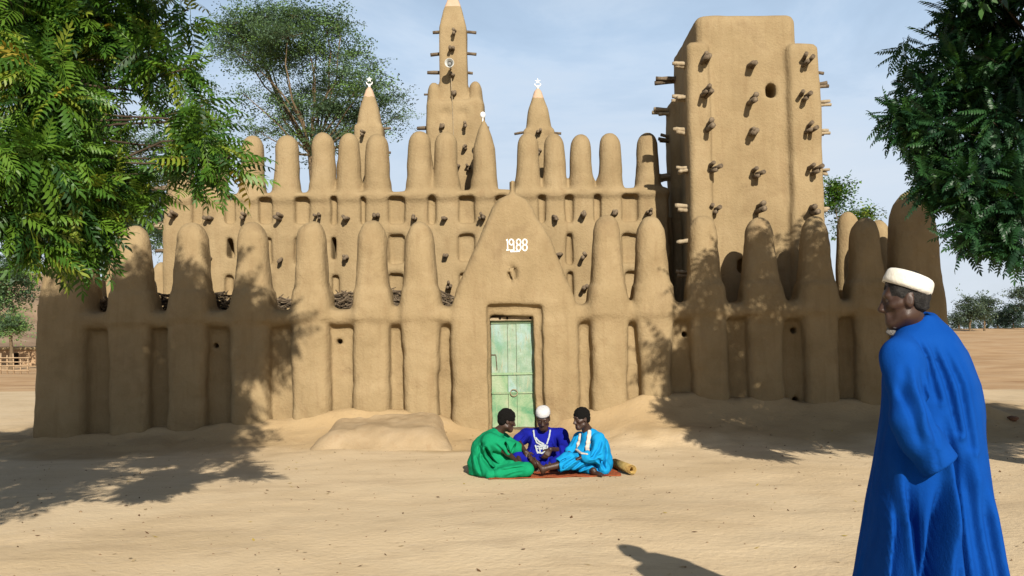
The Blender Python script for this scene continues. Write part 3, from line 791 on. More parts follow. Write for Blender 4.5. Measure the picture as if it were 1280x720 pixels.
for py, me in ((89, TORS[0]), (107, TOR[0]), (129, TORK[1]), (165, TORK[1]), (213, TORK[3]), (262, TORK[0])):
    p = W(1031, py, TY + .25); toron(tower, me, (sx3 - .09, TY + .28, p[2]), math.pi / 2, .8)
for (px, py, me) in ((568, 39, TOR[0]), (564, 61, TOR[2]), (565, 92, TOR[3]), (567, 117, TOR[1]), (581, 158, TOR[0]), (582, 184, TOR[3]), (585, 210, TOR[4]), (552, 160, TOR[1]), (574, 207, TORS[0])):
    p = W(px, py, SY); y = pv.front_y(p[0], p[2]) or SY; toron(spire_o, me, (p[0], y + .03, p[2]), 0, .85)
for py in (40, 67, 91): 
    p = W(548, py, SY + .38); toron(spire_o, random.choice(TORS), (scx - .22, SY + .38, p[2]), -math.pi / 2, 1.05); toron(spire_o, random.choice(TORS), (scx + .22, SY + .38, p[2]), math.pi / 2, .9)
for py in (158, 183, 207, 214):
    p = W(605, py, SY + .3); toron(spire_o, random.choice(TORS), (pb1[0] - .06, SY + .3, p[2]), math.pi / 2, .85)
p = W(533, 160, SY + .3); toron(spire_o, TORS[1], (pb0[0] + .06, SY + .3, p[2]), -math.pi / 2, 1.1)
p = W(533, 118, SY + .3); toron(spire_o, TORS[0], (pb0[0] + .1, SY + .3, p[2]), -math.pi / 2, .6)
for (px, py, rz, me) in ((479, 161, 1, TORS[1]), (479, 190, 1, TORS[0]), (654, 165, -1, TORS[1]), (694, 166, 1, TORS[0]), (654, 189, -1, TORS[2]), (654, 231, -1, TOR[2])):
    p = W(px, py, SY + .28); toron(cones[0 if px < 560 else 1], me, (p[0] - .05 * rz, SY + .28, p[2]), rz * math.pi / 2, .75)
for (px, py) in ((455, 167), (673, 166), (674, 190)):
    p = W(px, py, SY); toron(cones[0 if px < 560 else 1], TOR[0], (p[0], SY + .03, p[2]), 0, .8)
for (py, me) in ((234, TORS[1]), (236, TORS[2]), (278, TORS[0]), (283, TORK[0]), (313, TORS[0])):
    p = W(202, py, UY + .25); toron(uw, me, (ux0 + .03, UY + .25, p[2]), -math.pi / 2, 1.0)

# ---- loudspeaker on the spire
lp = W(562.5, 82, SY - .12); lo_ = thing('loudspeaker', (lp[0], SY, lp[2]), 'white horn loudspeaker mounted on the front of the tall spire', 'loudspeaker')
ORG[lo_.name] = np.array([lp[0], SY, lp[2]])
def lathe(prof, n, c, axis='y'):
    V = []; Q = []
    for (r, t) in prof:
        for k in range(n):
            a = 2 * math.pi * k / n; V.append((c[0] + r * math.cos(a), c[1] + t, c[2] + r * math.sin(a)) if axis == 'y' else (c[0] + r * math.cos(a), c[1] + r * math.sin(a), c[2] + t))
    for i in range(len(prof) - 1):
        for k in range(n): Q.append((i * n + k, i * n + (k + 1) % n, (i + 1) * n + (k + 1) % n, (i + 1) * n + k))
    return V, Q
g = Geo(); g.add(*lathe([(.028, .12), (.03, .02), (.045, -.08), (.088, -.20), (.093, -.20), (.078, -.185), (.042, -.07), (.02, .0), (.001, .0)], 20, lp)); g.build('horn', mat('aged_white', (.62, .62, .58), .6, .3, var=[(.72, .72, .68)], scale=14, k=.8), lo_, True)
g = Geo(); g.add(*lathe([(.001, -.145), (.034, -.14), (.04, -.10), (.036, -.03), (.001, -.02)], 14, lp)); g.build('driver', mat('speaker_grey', (.25, .25, .24), .5, .4), lo_, True)
g = Geo(); g.tube([(lp[0], SY + .16, lp[2] - .03), (lp[0], SY - .02, lp[2])], .02, 6); g.tube([(lp[0] + .01, SY - .0, lp[2] - .1), (lp[0] + .03, SY - .012, PZ(125, SY)), (lp[0] + .05, SY - .015, PZ(175, SY)), (lp[0] + .07, SY - .015, PZ(225, SY))], .008, 5); g.build('cable', WOOD_PALE, lo_, True)

# ---- brushwood laid on the lower roof behind the parapet
g = Geo(); rr = random.Random(4)
for i in range(1500):
    x = rr.uniform(-7.0, -0.95); y = rr.uniform(15.62, 16.35); z = rr.uniform(2.02, 2.34) + .10 * math.sin(x * 2.1) * .5
    a = rr.gauss(0, .8); e = rr.gauss(0, .28); L = rr.uniform(.15, .42)
    d = np.array([math.cos(a) * math.cos(e), math.sin(a) * math.cos(e), math.sin(e)]) * L; p = np.array([x, y, z])
    b = np.array([rr.uniform(-.04, .04) for _ in range(3)])
    if (p + d)[1] < 15.55 or (p - d)[1] < 15.55: d[1] = abs(d[1]) * .2
    g.tube([p - d / 2, p + b, p + d / 2], [rr.uniform(.008, .02)] * 2 + [.006], 4, cap=True)
for k in range(4): g.tube([(-7.0, 15.7 + .2 * k, 1.93), (-4, 15.72 + .2 * k, 1.96), (-0.95, 15.7 + .2 * k, 1.94)], .03, 6)
tag(g.build('brushwood', mat('dry_brush', (.09, .065, .042), .9, .1, var=[(.18, .135, .09), (.30, .235, .16)], scale=11, bump=.4)), 'dry brushwood heaped on the lower roof behind the pinnacles', 'brushwood', kind='stuff')

# ---- mud bench left of the door
bv = Vol((-3.35, 13.5, -.2), (-.55, 15.35, .75), .03)
def bench(X, Y, Z):
    t = np.clip((Y - 13.85) / 1.2, 0, 1); top = .24 + .20 * t
    wl2 = 1.06 - .20 * np.clip(Z / .3, 0, 1) ** .6
    qx = np.abs(X + 1.95) - wl2; qy = np.maximum(13.78 + .22 * np.clip(Z / .3, 0, 1) ** .6 - Y, Y - 15.3); qz = Z - top; r = .21
    a, b, c = qx + r, qy + r, qz + r
    return np.sqrt(np.maximum(a, 0) ** 2 + np.maximum(b, 0) ** 2 + np.maximum(c, 0) ** 2) + np.minimum(np.maximum(a, np.maximum(b, c)), 0) - r
bv.add(bench, (-3.1, 13.7, -.2), (-.8, 15.3, .6), .03); bv.noise(.045, .4, 41); bv.noise(.016, .12, 42)
V, Q, N = bv.mesh(); tag(mk('mud_bench', V, Q, BENCH), 'low sloping mud bench against the front wall left of the door', 'bench')

# ------------------------------------------------------------------ people
SKIN = mat('dark_skin', (0.046, 0.022, 0.013), 0.48, 0.4, var=[(0.072, 0.035, 0.021)], scale=14, bump=0.12, bscale=120)
HAIR = mat('black_hair', (0.008, 0.007, 0.006), 0.9, 0.15, bump=0.9, bscale=180)
BEARD = mat('grey_beard', (0.42, 0.40, 0.37), 0.95, 0.1, var=[(0.22, 0.20, 0.18)], scale=60, bump=0.9, bscale=200)
EYE = mat('eye', (0.10, 0.075, 0.06), 0.4, 0.4)
def unit(v): v = np.asarray(v, float); return v / (np.linalg.norm(v) + 1e-12)

def frame(c, F, s=1.0, roll=0.0):
    F = unit(F); up = unit(np.array([0, 0, 1.0]) - F[2] * F); rt = np.cross(F, up)
    up2 = up * math.cos(roll) + rt * math.sin(roll); rt = np.cross(F, up2)
    B = np.array([rt, F, up2]); c = np.asarray(c, float)
    return (lambda u, v, w: c + s * (u * rt + v * F + w * up2)), B

def half(vol, c, n, k, lo, hi):
    c = np.asarray(c, float); n = unit(n)
    vol.cut(lambda X, Y, Z: -((X - c[0]) * n[0] + (Y - c[1]) * n[1] + (Z - c[2]) * n[2]), lo, hi, k)

def add_head(v, c, F, s=1.0, roll=0.0, neck=None, gaunt=0.0):
    L, B = frame(c, F, s, roll)
    v.ell(L(0, -.012, .045), np.array([.074, .094, .088]) * s, B, k=.02)
    v.ell(L(0, .028, -.035), np.array([.055 - .004 * gaunt, .060, .080]) * s, B, k=.03)
    v.cone(L(-.018, .062, -.098), L(.018, .062, -.098), .021 * s, k=.03)
    v.cone(L(-.050, .005, -.070), L(-.012, .058, -.100), .018 * s, .018 * s, k=.03); v.cone(L(.050, .005, -.070), L(.012, .058, -.100), .018 * s, .018 * s, k=.03)
    v.cone(L(-.036, .076, .026), L(.036, .076, .026), .0135 * s, k=.02)
    for sg in (-1, 1):
        v.ell(L(sg * .031, .100, .004), np.array([.019, .016, .013]) * s, B, k=.014, cut=True)
        v.cone(L(sg * .046, .056, -.018), L(sg * .056, .026, -.012), .020 * s, .016 * s, k=.02)
        v.ell(L(sg * .047, .075, -.062), np.array([.012, .016, .022]) * s, B, k=.02, cut=True)
        e = L(sg * .074, -.012, -.004); v.ell(e, np.array([.011, .021, .034]) * s, B, k=.010); v.ell(L(sg * .088, -.008, .0), np.array([.008, .011, .019]) * s, B, k=.006, cut=True)
        v.ell(L(sg * .013, .098, -.038), np.array([.010, .012, .009]) * s, B, k=.010)
    v.cone(L(0, .084, .014), L(0, .106, -.034), .009 * s, .013 * s, k=.014)
    v.cone(L(-.020, .080, -.062), L(.020, .080, -.062), .0085 * s, k=.010); v.cone(L(-.018, .079, -.077), L(.018, .079, -.077), .0095 * s, k=.010)
    v.cone(L(-.030, .086, -.0690), L(.030, .086, -.0690), .003 * s, k=.004, cut=True)
    if neck is not None: v.cone(L(0, -.018, -.060), neck, .052 * s, .058 * s, k=.03)
    return L, B

def eyes(L, s, parent):
    for sg in (-1, 1):
        g = Geo(); c = L(sg * .031, .071, .004); pr = [(.0001, -.0125)] + [(.0125 * math.cos(a), .0125 * math.sin(a)) for a in np.linspace(-1.3, 1.3, 7)] + [(.0001, .0125)]
        g.add(*lathe([(r * s, t * s) for r, t in pr], 10, c, 'z')); e = g.build('eye', EYE, parent, True)

def cap_mesh(L, B, s, parent, m, base, tilt, rx, ry, hgt, name='cap', dome=0):
    upc = B[2] * math.cos(tilt) - B[1] * math.sin(tilt); fc = B[1] * math.cos(tilt) + B[2] * math.sin(tilt); c = L(*base)
    V = []; Q = []; n = 36
    prof = [(.955, .0), (1.0, -.002), (1.012, .02), (1.0, .035), (.99, hgt * .62), (.955, hgt * .80), (.87, hgt * .93), (.72, hgt * 1.01), (.5, hgt * 1.06), (.25, hgt * 1.09), (.005, hgt * 1.10)]
    if dome: prof = [(.955, .0), (1.0, -.002), (1.01, .018), (.99, hgt * .4), (.94, hgt * .62), (.84, hgt * .80), (.68, hgt * .92), (.5, hgt * .98), (.25, hgt), (.01, hgt * 1.005)]
    for i, (f, h) in enumerate(prof):
        for k in range(n):
            a = 2 * math.pi * k / n; wv = 1 + .006 * math.sin(5 * a + i) + .004 * math.sin(11 * a)
            V.append(c + s * (rx * f * wv * math.cos(a) * B[0] + ry * f * wv * math.sin(a) * fc + h * upc))
    for i in range(len(prof) - 1):
        for k in range(n): Q.append((i * n + k, i * n + (k + 1) % n, (i + 1) * n + (k + 1) % n, (i + 1) * n + k))
    return mk(name, np.array(V), np.array(Q), m, parent)

def add_hand(v, wrist, d, nrm, side, s=1.0, curl=.5):
    d = unit(d); nrm = unit(np.asarray(nrm, float) - np.dot(nrm, d) * d); side = unit(np.asarray(side, float) - np.dot(side, d) * d)
    wrist = np.asarray(wrist, float)
    for i, (o, l) in enumerate([(.030, .066), (.011, .074), (-.009, .070), (-.028, .055)]):
        kn = wrist + s * (d * (.088 - .004 * abs(i - 1)) + side * o)
        v.cone(wrist + side * o * .55 * s, kn, .0145 * s, .0125 * s, k=.012)
        a = curl * (.7 + .12 * i); p = kn; ang = .15
        for j, f in enumerate((.45, .32, .23)):
            ang += a * (1 if j else .7); q = p + s * l * f * (d * math.cos(ang) + nrm * math.sin(ang))
            v.cone(p, q, (.0098 - .0008 * j) * s, (.0090 - .0008 * j) * s, k=.005); p = q
    p = wrist + s * (d * .022 + side * .022); q = p + s * .042 * unit(d * .62 + side * .75 + nrm * .3); r = q + s * .032 * unit(d * .9 + side * .25 + nrm * .35)
    v.cone(p, q, .0135 * s, .011 * s, k=.012); v.cone(q, r, .0105 * s, .009 * s, k=.006)

def add_foot(v, ankle, toe_dir, up, s=1.0):
    d = unit(toe_dir); up = unit(np.asarray(up, float) - np.dot(up, d) * d); sd_ = np.cross(d, up); a = np.asarray(ankle, float)
    v.cone(a, a - up * .045 * s - d * .03 * s, .036 * s, .032 * s, k=.02)
    for o, l in ((.024, .0), (.008, .004), (-.010, -.006), (-.028, -.02)):
        v.cone(a - up * .035 * s, a + s * (d * (.125 + l) + sd_ * o - up * .055), .030 * s, .018 * s, k=.015)
    for o, l, r in ((.034, .185, .0135), (.015, .185, .010), (0, .178, .0095), (-.015, .168, .009), (-.029, .155, .0085)):
        v.cone(a + s * (d * .125 + sd_ * o * .9 - up * .056), a + s * (d * l + sd_ * o * 1.05 - up * .062), r * s, r * s, k=.006)

def cloth_mat(name, c1, c2, bump=.25):
    return mat(name, c1, .95, .04, var=[c2], scale=5, detail=5, bump=bump, bscale=22)

def cover(vol, limbs, pad=.014):
    o = vol.like()
    for A, B_, ra, rb in limbs: o.cone(A, B_, ra + pad, rb + pad, k=.03)
    vol.merge(o, .02)

def finish(vol, name, m, parent):
    V, Q, N = vol.mesh(); return mk(name, V, Q, m, parent)

def hair_vol(L, B, s, c, m, parent, extra=.010):
    hv = Vol(np.asarray(c) - .17, np.asarray(c) + .17, .006)
    hv.ell(L(0, -.012, .045), (np.array([.074, .094, .088]) + extra) * s, B, k=.01)
    hv.ell(L(0, -.055, -.01), np.array([.064, .048, .07]) * s, B, k=.03)
    lo, hi = hv.lo, hv.lo + .34
    hv.ell(L(0, .135, -.055), np.array([.105, .09, .12]) * s, B, k=.015, cut=True)
    for sg in (-1, 1): hv.ell(L(sg * .085, .03, -.05), np.array([.05, .07, .055]) * s, B, k=.015, cut=True)
    half(hv, L(0, 0, -.062), -B[2], .02, lo, hi)
    hv.noise(.005, .02, 77)
    return finish(hv, 'hair', m, parent)

# ---- green boy, seated, seen from his right side
def P(px, py, Y): return W(px, py, Y)
hs = 1.0
g0 = W(612, 596, 11.1)
gr = thing('person', (g0[0], g0[1], 0.0), 'person in a bright green tunic sitting cross-legged, seen from behind', 'person')
GREEN = cloth_mat('green_cloth', (0.008, 0.27, 0.115), (0.012, 0.34, 0.15))
bv_ = Vol((-.75, 10.6, -.02), (.45, 11.75, 1.0), .0075)
hc = P(633.5, 526, 11.25); nk = P(622, 541, 11.28)
Lh, Bh = add_head(bv_, hc, (.88, .30, -.20), hs, neck=nk)
pel = P(607, 583, 11.25); chest = P(610, 558, 11.26)
bv_.cone(pel, chest, .11, .12, k=.05); bv_.cone(chest, nk, .11, .05, k=.05)
shR, elR, wrR = P(613, 552, 11.06), P(635, 567, 10.98), P(645, 576, 11.06)
shL, elL, wrL = P(628, 550, 11.44), P(646, 566, 11.46), P(650, 578, 11.26)
for a, b, c in ((shR, elR, wrR), (shL, elL, wrL)):
    bv_.cone(chest + (0, 0, .06), a, .06, .045, k=.04); bv_.cone(a, b, .040, .033, k=.02); bv_.cone(b, c, .034, .023, k=.02)
add_hand(bv_, wrR, (.6, .1, -.5), (-.2, .1, -.9), (.2, .9, 0), .85, .5); add_hand(bv_, wrL, (.7, -.5, -.4), (0, -.3, -.9), (.2, -.9, 0), .85, .5)
knR, ftR = P(660, 587, 10.92), P(612, 594, 10.98)
knL, ftL = P(655, 583, 11.6), P(625, 592, 11.15)
for kn, ft, dr in ((knR, ftR, (-.9, .3, 0)), (knL, ftL, (-.5, -.8, 0))):
    bv_.cone(pel, kn, .07, .05, k=.03); bv_.cone(kn, ft, .045, .033, k=.02); add_foot(bv_, ft, dr, (0, -.5, .7), .8)
gb = finish(bv_, 'body', SKIN, gr)
hair_vol(Lh, Bh, hs, hc, HAIR, gr, .014); eyes(Lh, hs, gr)
cv = Vol((-.75, 10.6, -.02), (.45, 11.8, .85), .0075)
cv.cone(P(607, 580, 11.24), P(607, 563, 11.25), .172, .165, k=.05); cv.cone(P(607, 563, 11.25), P(616, 549, 11.27), .155, .11, k=.06)
cv.cone(P(614, 550, 11.27), P(621.5, 542, 11.28), .12, .075, k=.05)
cv.cone(shR, P(613, 552, 11.1), .095, .10, k=.10); cv.cone(shL, chest, .09, .12, k=.05)
slv = cv.like(); slv.cone(shR, P(643, 562, 10.99), .082, .085, k=.03)
half(slv, P(641, 562, 10.99), P(640.5, 562.5, 10.98) - P(615, 550, 11.06), .008, slv.lo, (.45, 11.8, .85)); slv.cone(P(634, 559, 11.0), P(656, 570, 10.98), .066, .078, k=.006, cut=True)
cv.cone(shL, P(646, 561, 11.46), .08, .078, k=.03)
cv.cone(P(605, 586, 11.1), P(613, 592, 10.98), .11, .07, k=.05)            # tunic skirt spread on the ground
cv.cone(P(622, 573, 11.12), P(640, 582, 11.12), .09, .07, k=.05); cv.cone(P(598, 580, 11.3), P(600, 588, 11.3), .12, .14, k=.06)
def PF(vol, Y, pts, A, w, side=1, ymax=99, ridge=.6, taper=2): vol.fold([(W(px, py, Y)[0], W(px, py, Y)[2]) for px, py in pts], A, w, ymax, ridge, side, taper)
cv.merge(slv, .05)
for pts, A, w, sd_ in (([(606, 556), (612, 570), (624, 584)], .045, .016, 1), ([(598, 556), (604, 572), (618, 590)], .030, .018, 1), ([(594, 568), (598, 580), (603, 593)], .026, .018, -1), ([(618, 552), (628, 562), (634, 572)], .025, .014, 1), ([(612, 580), (620, 586), (624, 592)], .03, .016, 1), ([(630, 548), (634, 556), (637, 566)], .018, .012, 1), ([(608, 548), (600, 560), (596, 575)], .018, .016, 1)):
    PF(cv, 11.1, pts, A, w, sd_, 11.3)
cv.noise(.010, .10, 91, (1, 1, 1.8)); cv.noise(.005, .04, 92)
cover(cv, [(pel, chest, .11, .12), (chest, P(619, 545, 11.28), .11, .07), (shR, shR * .45 + elR * .55, .04, .036), (shL, shL * .4 + elL * .6, .04, .036)])
half(cv, (0, 0, .005), (0, 0, -1), .01, (-.75, 10.6, -.1), (.45, 11.8, .03))
finish(cv, 'tunic', GREEN, gr)
cv = Vol((-.6, 10.6, -.02), (.5, 11.95, .45), .0075)
cv.cone(P(608, 584, 11.2), P(656, 586.5, 10.95), .115, .082, k=.04); cv.cone(P(657, 587, 10.94), P(626, 592, 10.97), .078, .062, k=.03)
cv.cone(P(610, 584, 11.3), P(655, 582, 11.6), .11, .08, k=.04); cv.cone(P(655, 583, 11.6), P(630, 590, 11.2), .075, .06, k=.03)
for pts, A, w, sd_ in (([(622, 590), (640, 586), (658, 582)], .020, .014, 1), ([(630, 596), (642, 591), (656, 588)], .018, .012, 1), ([(620, 583), (634, 580), (648, 578)], .02, .014, -1)):
    PF(cv, 10.95, pts, A, w, sd_, 11.2)
cv.noise(.009, .09, 93); cv.noise(.005, .04, 94)
cover(cv, [(pel, knR, .07, .05), (knR, knR * .2 + ftR * .8, .045, .036), (pel, knL, .07, .05), (knL, knL * .3 + ftL * .7, .045, .036)])
half(cv, (0, 0, .005), (0, 0, -1), .01, (-.75, 10.6, -.1), (.6, 12, .03))
finish(cv, 'trousers', GREEN, gr)

# ---- man in dark blue facing the camera
g0 = W(680, 585, 11.75)
mr = thing('person', (g0[0], g0[1], 0.0), 'person in a dark blue embroidered robe and white cap sitting between the two others', 'person')
NAVY = cloth_mat('dark_blue_cloth', (0.010, 0.014, 0.26), (0.014, 0.020, 0.34))
bv_ = Vol((-.15, 11.2, -.02), (.95, 12.3, 1.05), .0075)
ms = 1.02; hc = P(679, 523.5, 11.68); nk = P(680, 541, 11.82)
Lh, Bh = add_head(bv_, hc, (-.10, -.90, -.38), ms, neck=nk)
pel = P(680, 574, 11.95); chest = P(680, 552, 11.88)
bv_.cone(pel, chest, .12, .13, k=.05); bv_.cone(chest, nk, .11, .05, k=.05)
shA, elA, wrA = P(657, 544.5, 11.84), P(647.5, 552, 11.55), P(657, 565, 11.36)
shB, elB, wrB = P(702, 545, 11.84), P(707, 563, 11.62), P(688, 561.5, 11.36)
for a, b, c in ((shA, elA, wrA), (shB, elB, wrB)):
    bv_.cone(chest + (0, 0, .06), a, .06, .048, k=.04); bv_.cone(a, b, .043, .038, k=.02); bv_.cone(b, c, .037, .025, k=.02)
add_hand(bv_, wrA, (.5, -.2, -.8), (.3, .8, -.2), (.8, .1, .4), .95, .35); add_hand(bv_, wrB, (-.55, -.15, -.8), (-.3, .8, -.1), (-.7, .1, .5), .95, .4)
knA, ftA = P(648, 571, 11.42), P(672, 580, 11.32)
knB, ftB = P(708, 569, 11.48), P(684, 583, 11.45)
for kn, ft, dr in ((knA, ftA, (-.35, -.5, .75)), (knB, ftB, (-.9, -.3, 0))):
    bv_.cone(pel, kn, .08, .055, k=.03); bv_.cone(kn, ft, .05, .034, k=.02); add_foot(bv_, ft, dr, (0, -.5, .6), .85)
finish(bv_, 'body', SKIN, mr); eyes(Lh, ms, mr)
hair_vol(Lh, Bh, ms, hc, HAIR, mr, .001)
CAPW = mat('white_knit', (0.78, 0.77, 0.76), .9, .1, var=[(0.70, 0.69, 0.69)], scale=60, bump=.5, bscale=150, k=.66)
cap_mesh(Lh, Bh, ms, mr, CAPW, (0, -.014, .058), -.06, .087, .107, .083, dome=1)
cv = Vol((-.2, 11.15, -.02), (1.0, 12.35, .95), .0075)
cv.cone(P(680, 572, 11.95), P(680, 553, 11.88), .20, .185, k=.06)
cv.cone(P(668, 548, 11.86), P(692, 548, 11.86), .12, .12, k=.06); cv.cone(P(680, 548, 11.84), P(680, 541.5, 11.83), .10, .075, k=.05)
cv.cone(P(660, 546, 11.85), P(700, 546, 11.85), .085, .085, k=.06)
cv.cone(shA, P(648, 551, 11.58), .085, .078, k=.04); 
cv.cone(shB, P(706, 562, 11.64), .09, .078, k=.04); cv.cone(P(706, 562, 11.64), P(700, 563, 11.50), .075, .07, k=.03)
cv.cone(P(672, 570, 11.8), P(650, 573, 11.46), .14, .095, k=.06); cv.cone(P(688, 570, 11.8), P(706, 571, 11.5), .14, .095, k=.06)
cv.cone(P(652, 577, 11.5), P(700, 580, 11.55), .08, .08, k=.06); cv.cone(P(664, 570, 11.7), P(697, 571, 11.7), .12, .12, k=.06); cv.cone(P(690, 581, 11.5), P(705, 577, 11.55), .07, .08, k=.05)
# neck opening
cv.cone(P(679.5, 537, 11.70), P(681, 545, 11.70), .050, .025, k=.02, cut=True)
for pts, A, w, sd_ in (([(664, 546), (661, 556), (655, 570)], .035, .018, 1), ([(694, 546), (697, 558), (699, 568)], .030, .018, -1), ([(672, 566), (662, 572), (652, 579)], .035, .018, 1), ([(689, 568), (696, 573), (706, 577)], .030, .018, -1), ([(677, 567), (674, 575), (669, 583)], .03, .016, 1), ([(684, 571), (688, 578), (694, 584)], .03, .016, -1), ([(657, 545), (652, 549), (648, 556)], .02, .012, 1)):
    PF(cv, 11.6, pts, A, w, sd_, 11.95)
cv.noise(.010, .11, 95, (1, 1, 1.6)); cv.noise(.005, .04, 96)
cover(cv, [(pel, chest, .12, .13), (pel, knA, .08, .055), (pel, knB, .08, .055), (knA, knA * .45 + ftA * .55, .05, .042), (knB, knB * .35 + ftB * .65, .05, .04), (shA, shA * .25 + elA * .75, .043, .039), (shB, elB, .043, .038)])
half(cv, (0, 0, .005), (0, 0, -1), .01, (-.3, 11, -.1), (1.2, 12.5, .03))
robeM = cv; finish(cv, 'robe', NAVY, mr)
EMB = mat('white_embroidery', (0.62, 0.66, 0.66), .85, .15, var=[(0.45, 0.52, 0.55)], scale=50, k=.62)
def S2(px, py, Y=11.7): p = W(px, py, Y); return (float(p[0]), float(p[2]))
ribbon([[S2(667, 538), S2(668, 546), S2(671, 553), S2(676, 556), S2(683, 556.5)], [S2(688, 537.5), S2(686.5, 546), S2(683.5, 555)], [S2(669.5, 547), S2(674, 552), S2(680, 555)], [S2(669, 555), S2(670.5, 561), S2(672, 565)], [S2(671, 557.5), S2(683, 558)], [S2(671, 560), S2(683.5, 559.5)], [S2(672, 563.5), S2(677, 565), S2(681, 562)], [S2(684, 556), S2(683.5, 561)], [S2(674, 558), S2(675, 564)], [S2(679, 557), S2(679.5, 563)]], .017, robeM, .009, 'embroidery', EMB, mr, .03, True)

# ---- man in light blue with a white scarf
g0 = W(748, 592, 11.2)
rr_ = thing('person', (g0[0], g0[1], 0.0), 'person in a light blue outfit and white scarf sitting with one leg stretched out', 'person')
SKYB = cloth_mat('light_blue_cloth', (0.010, 0.30, 0.66), (0.016, 0.36, 0.74))
bv_ = Vol((.2, 10.7, -.02), (1.35, 11.9, 1.0), .0075)
rs = .98; hc = P(727, 523.5, 11.28); nk = P(735, 540, 11.34)
Lh, Bh = add_head(bv_, hc, (-.90, -.36, -.15), rs, neck=nk)
pel = P(749, 580, 11.35); chest = P(741, 557, 11.34)
bv_.cone(pel, chest, .11, .12, k=.05); bv_.cone(chest, nk, .10, .05, k=.05)
shN, elN, wrN = P(748, 550, 11.16), P(748, 570, 11.05), P(728, 571, 11.0)
shF, elF, wrF = P(724, 548, 11.46), P(716, 562, 11.44), P(708, 570, 11.28)
for a, b, c in ((shN, elN, wrN), (shF, elF, wrF)):
    bv_.cone(chest + (0, 0, .05), a, .06, .045, k=.04); bv_.cone(a, b, .04, .034, k=.02); bv_.cone(b, c, .034, .023, k=.02)
add_hand(bv_, wrN, (-.8, 0, -.3), (0, .3, -.9), (0, .9, .2), .85, .5); add_hand(bv_, wrF, (-.5, -.5, -.5), (-.2, -.2, -.9), (0, .8, .2), .85, .5)
knN, anN = P(712, 578, 11.05), P(681, 585.5, 10.98)
knF, anF = P(716, 583, 11.62), P(742, 588, 11.02)
bv_.cone(pel, knN, .075, .055, k=.03); bv_.cone(knN, anN, .05, .032, k=.02); add_foot(bv_, anN, (-.42, -.12, .88), (.9, 0, .35), .85)
bv_.cone(pel, knF, .07, .05, k=.03); bv_.cone(knF, anF, .045, .033, k=.02); add_foot(bv_, anF, (.45, -.6, .05), (0, -.4, .8), .8)
finish(bv_, 'body', SKIN, rr_); eyes(Lh, rs, rr_)
hair_vol(Lh, Bh, rs, hc, HAIR, rr_, .009)
cv = Vol((.2, 10.7, -.02), (1.4, 11.95, .9), .0075)
cv.cone(P(748, 577, 11.36), P(743, 558, 11.34), .165, .16, k=.05); cv.cone(P(743, 558, 11.34), P(738, 546, 11.34), .15, .10, k=.06)
cv.cone(P(738, 548, 11.34), P(735, 542.5, 11.34), .09, .064, k=.04)
cv.cone(shN, elN, .085, .08, k=.04); cv.cone(elN, P(734, 571, 11.02), .078, .075, k=.03)
cv.cone(shF, P(717, 561, 11.44), .08, .07, k=.04); cv.cone(P(717, 561, 11.44), P(713, 564, 11.40), .066, .06, k=.03)
cv.cone(P(751, 582, 11.3), P(752, 586, 11.15), .12, .10, k=.05); cv.cone(P(728, 568, 11.3), P(742, 575, 11.25), .10, .11, k=.05)
for pts, A, w, sd_ in (([(752, 549), (748, 560), (738, 572)], .032, .016, 1), ([(757, 556), (757, 570), (752, 584)], .028, .018, 1), ([(744, 570), (752, 578), (757, 588)], .035, .016, -1), ([(742, 548), (738, 560), (734, 570)], .02, .014, 1), ([(740, 578), (746, 584), (748, 591)], .03, .014, -1), ([(722, 546), (718, 554), (714, 562)], .02, .012, 1), ([(752, 566), (744, 569), (734, 571)], .02, .012, 1)):
    PF(cv, 11.1, pts, A, w, sd_, 11.4)
cv.noise(.010, .10, 97, (1, 1, 1.6)); cv.noise(.005, .04, 98)
cover(cv, [(pel, chest, .11, .12), (shN, elN, .04, .034), (elN, elN * .4 + wrN * .6, .034, .028), (shF, elF, .04, .034)])
half(cv, (0, 0, .005), (0, 0, -1), .01, (.1, 10.6, -.1), (1.5, 12, .03))
tunB = cv; finish(cv, 'tunic', SKYB, rr_)
cv = Vol((.2, 10.7, -.02), (1.4, 11.95, .5), .0075)
cv.cone(P(749, 579, 11.3), P(712, 576, 11.06), .12, .095, k=.04); cv.cone(P(712, 576, 11.06), P(700, 581, 11.02), .095, .085, k=.04)
half(cv, P(697, 583, 11.0), P(697, 583, 11.0) - P(712, 577, 11.05), .008, cv.lo, (P(706, 560, 11.3)[0], 11.95, .5)); cv.cone(P(704, 580, 11.03), P(688, 586, 11.0), .064, .085, k=.006, cut=True)
cv.cone(P(749, 580, 11.4), P(716, 581, 11.6), .11, .08, k=.04); cv.cone(P(716, 583, 11.6), P(738, 586, 11.12), .075, .06, k=.03)
for pts, A, w, sd_ in (([(738, 572), (726, 578), (712, 588)], .03, .014, 1), ([(726, 570), (714, 576), (702, 586)], .026, .013, 1), ([(742, 580), (732, 585), (720, 591)], .028, .014, 1), ([(716, 569), (708, 573), (700, 577)], .018, .010, 1)):
    PF(cv, 11.0, pts, A, w, sd_, 11.2)
cv.noise(.009, .09, 99); cv.noise(.005, .04, 100)
cover(cv, [(pel, knN, .075, .055), (knN, knN * .75 + anN * .25, .05, .046), (pel, knF, .07, .05), (knF, knF * .3 + anF * .7, .045, .037)])
half(cv, (0, 0, .005), (0, 0, -1), .01, (.1, 10.6, -.1), (1.5, 12, .03))
finish(cv, 'trousers', SKYB, rr_)
SCARF = mat('white_scarf', (0.74, 0.66, 0.56), .9, .1, var=[(0.66, 0.56, 0.46)], scale=30, bump=.3, bscale=60, k=.70)
sfv = Vol((.55, 10.85, .25), (1.05, 11.75, .75), .007)
